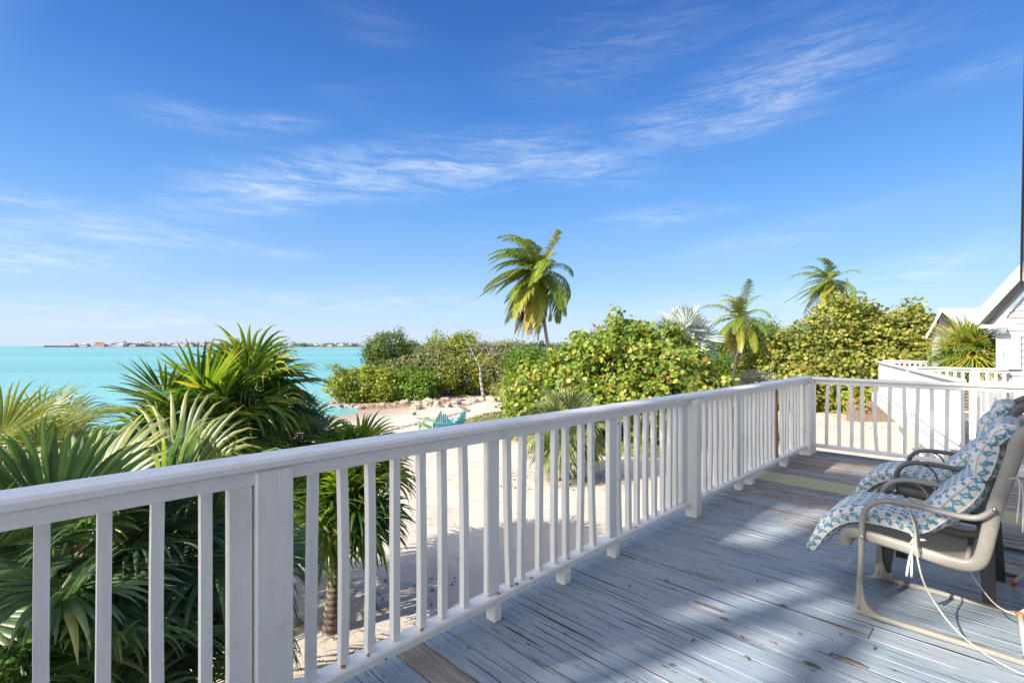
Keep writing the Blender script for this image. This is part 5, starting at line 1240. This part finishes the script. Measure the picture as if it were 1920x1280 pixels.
# ------------------------------------------------------------------ unseen trees added on the sunward side to throw soft shade on the deck
LIT = [np.array(p) for p in (
    [(-1.62, 3.86), (-1.62, 5.0), (-1.22, 5.25), (-1.0, 4.62), (-1.3, 4.1)],
    [(-1.55, 7.0), (-1.55, 7.45), (-1.0, 7.4), (-1.0, 6.9)],
    [(-1.55, 1.45), (-1.32, 2.45), (-1.10, 3.25), (-.85, 3.6), (-.70, 3.40), (-.80, 2.79), (-.80, 2.21), (-1.0, 1.2), (-1.3, 1.1)],
    [(-.46, 2.6), (-.404, 3.47), (-.34, 3.9), (.06, 4.3), (.6, 4.6), (.6, 3.6), (.042, 2.9), (-.25, 2.3)],
    [(-.70, 3.95), (-.80, 4.1), (-.60, 4.5), (-.5, 4.3)],
    [(1.2, 5.6), (2.0, 6.6), (2.6, 6.2), (1.6, 5.2)])]
def lit_at(a, b_):       # a = depth, b = lat on the deck plane; True where sun should reach
    X = .70711*(b_-a); Y = .70711*(b_+a); k = np.zeros(X.shape, bool)
    for p in LIT: k |= inside(X, Y, p)
    return k
tanE = math.tan(R(SUN_ELEV)); SU = Vector((math.sin(R(SUN_PHI)), math.cos(R(SUN_PHI)), 0)); SV = Vector((math.cos(R(SUN_PHI)), -math.sin(R(SUN_PHI)), 0))
def added_shade_tree(uc, v0, v1, u0, u1, n, seed, label, leafsz=.15, uw=1.0):
    """added leafy crown centred uc metres along the light; its shade falls on the deck between u0..u1 and v0..v1"""
    q = np.random.default_rng(seed); v = q.uniform(v0, v1, n); u = q.uniform(u0, u1, n)
    vm, um = (v0+v1)/2, (u0+u1)/2
    k = ((v-vm)/((v1-v0)/2))**6+((u-um)/((u1-u0)/2))**6 < 1.0+.15*np.sin(v*5+u*3)
    X = u*SU.x+v*SV.x+q.normal(0, .03, n); Y = u*SU.y+v*SV.y+q.normal(0, .03, n)
    hit = np.zeros(n, bool)
    for p in LIT:
        dd = seg_dist(X, Y, p); k &= ~(inside(X, Y, p) | (dd < .14))  # crown shaped for the light: no leaves where they would cover the sun patches
    v, u = v[k], u[k]; uu = np.clip(uc+q.normal(0, uw, len(u)), uc-1.8*uw, uc+1.8*uw); z = (u-uu)*tanE
    P = np.stack([uu*SU.x+v*SV.x, uu*SU.y+v*SV.y, z], 1)
    c0 = SU*uc+SV*vm; la = (c0.x+c0.y)*.70711; de = (c0.y-c0.x)*.70711
    base = G(la, de); t = empty('added_shade_tree', base, label, 'tree')
    leaf_cloud('foliage', P, np.repeat(np.array([SUN_DIR]), len(P), 0), 1, leafsz, M['bush'], t, seed, 'oval', .01, .2, .45)
    top = Vector((c0.x, c0.y, (um-uc)*tanE))
    tube('trunk', smooth_path([base-UP*.2, base.lerp(top, .5)+Vector((.2, -.1, 0)), top], 5), [.22-.012*i for i in range(11)], M['twig'], t, 10)
    mb = MB()
    for i in range(26):
        e_ = Vector(P[q.integers(len(P))]); s0 = base.lerp(top, q.uniform(.45, 1)); add_tube(mb, smooth_path([s0, s0.lerp(e_, .5)-UP*.15, e_], 3), [.07, .06, .05, .04, .03, .02, .01], 5)
    tag(mb.build('branches', M['twig'], t, True), kind='stuff')
added_shade_tree(-10.5, -3.9, .2, -1.2, 3.6, 5600, 1, 'leafy tree added behind the viewer on the sunward side to shade the near boards', uw=.8)
added_shade_tree(-12.0, -4.1, -.2, 2.4, 9.2, 7400, 2, 'tall leafy tree added behind the viewer to shade the far half of the long railing')
added_shade_tree(-11.2, -.8, 3.4, -1.0, 9.2, 7900, 3, 'broad leafy tree added behind the viewer on the house side to shade the chairs')
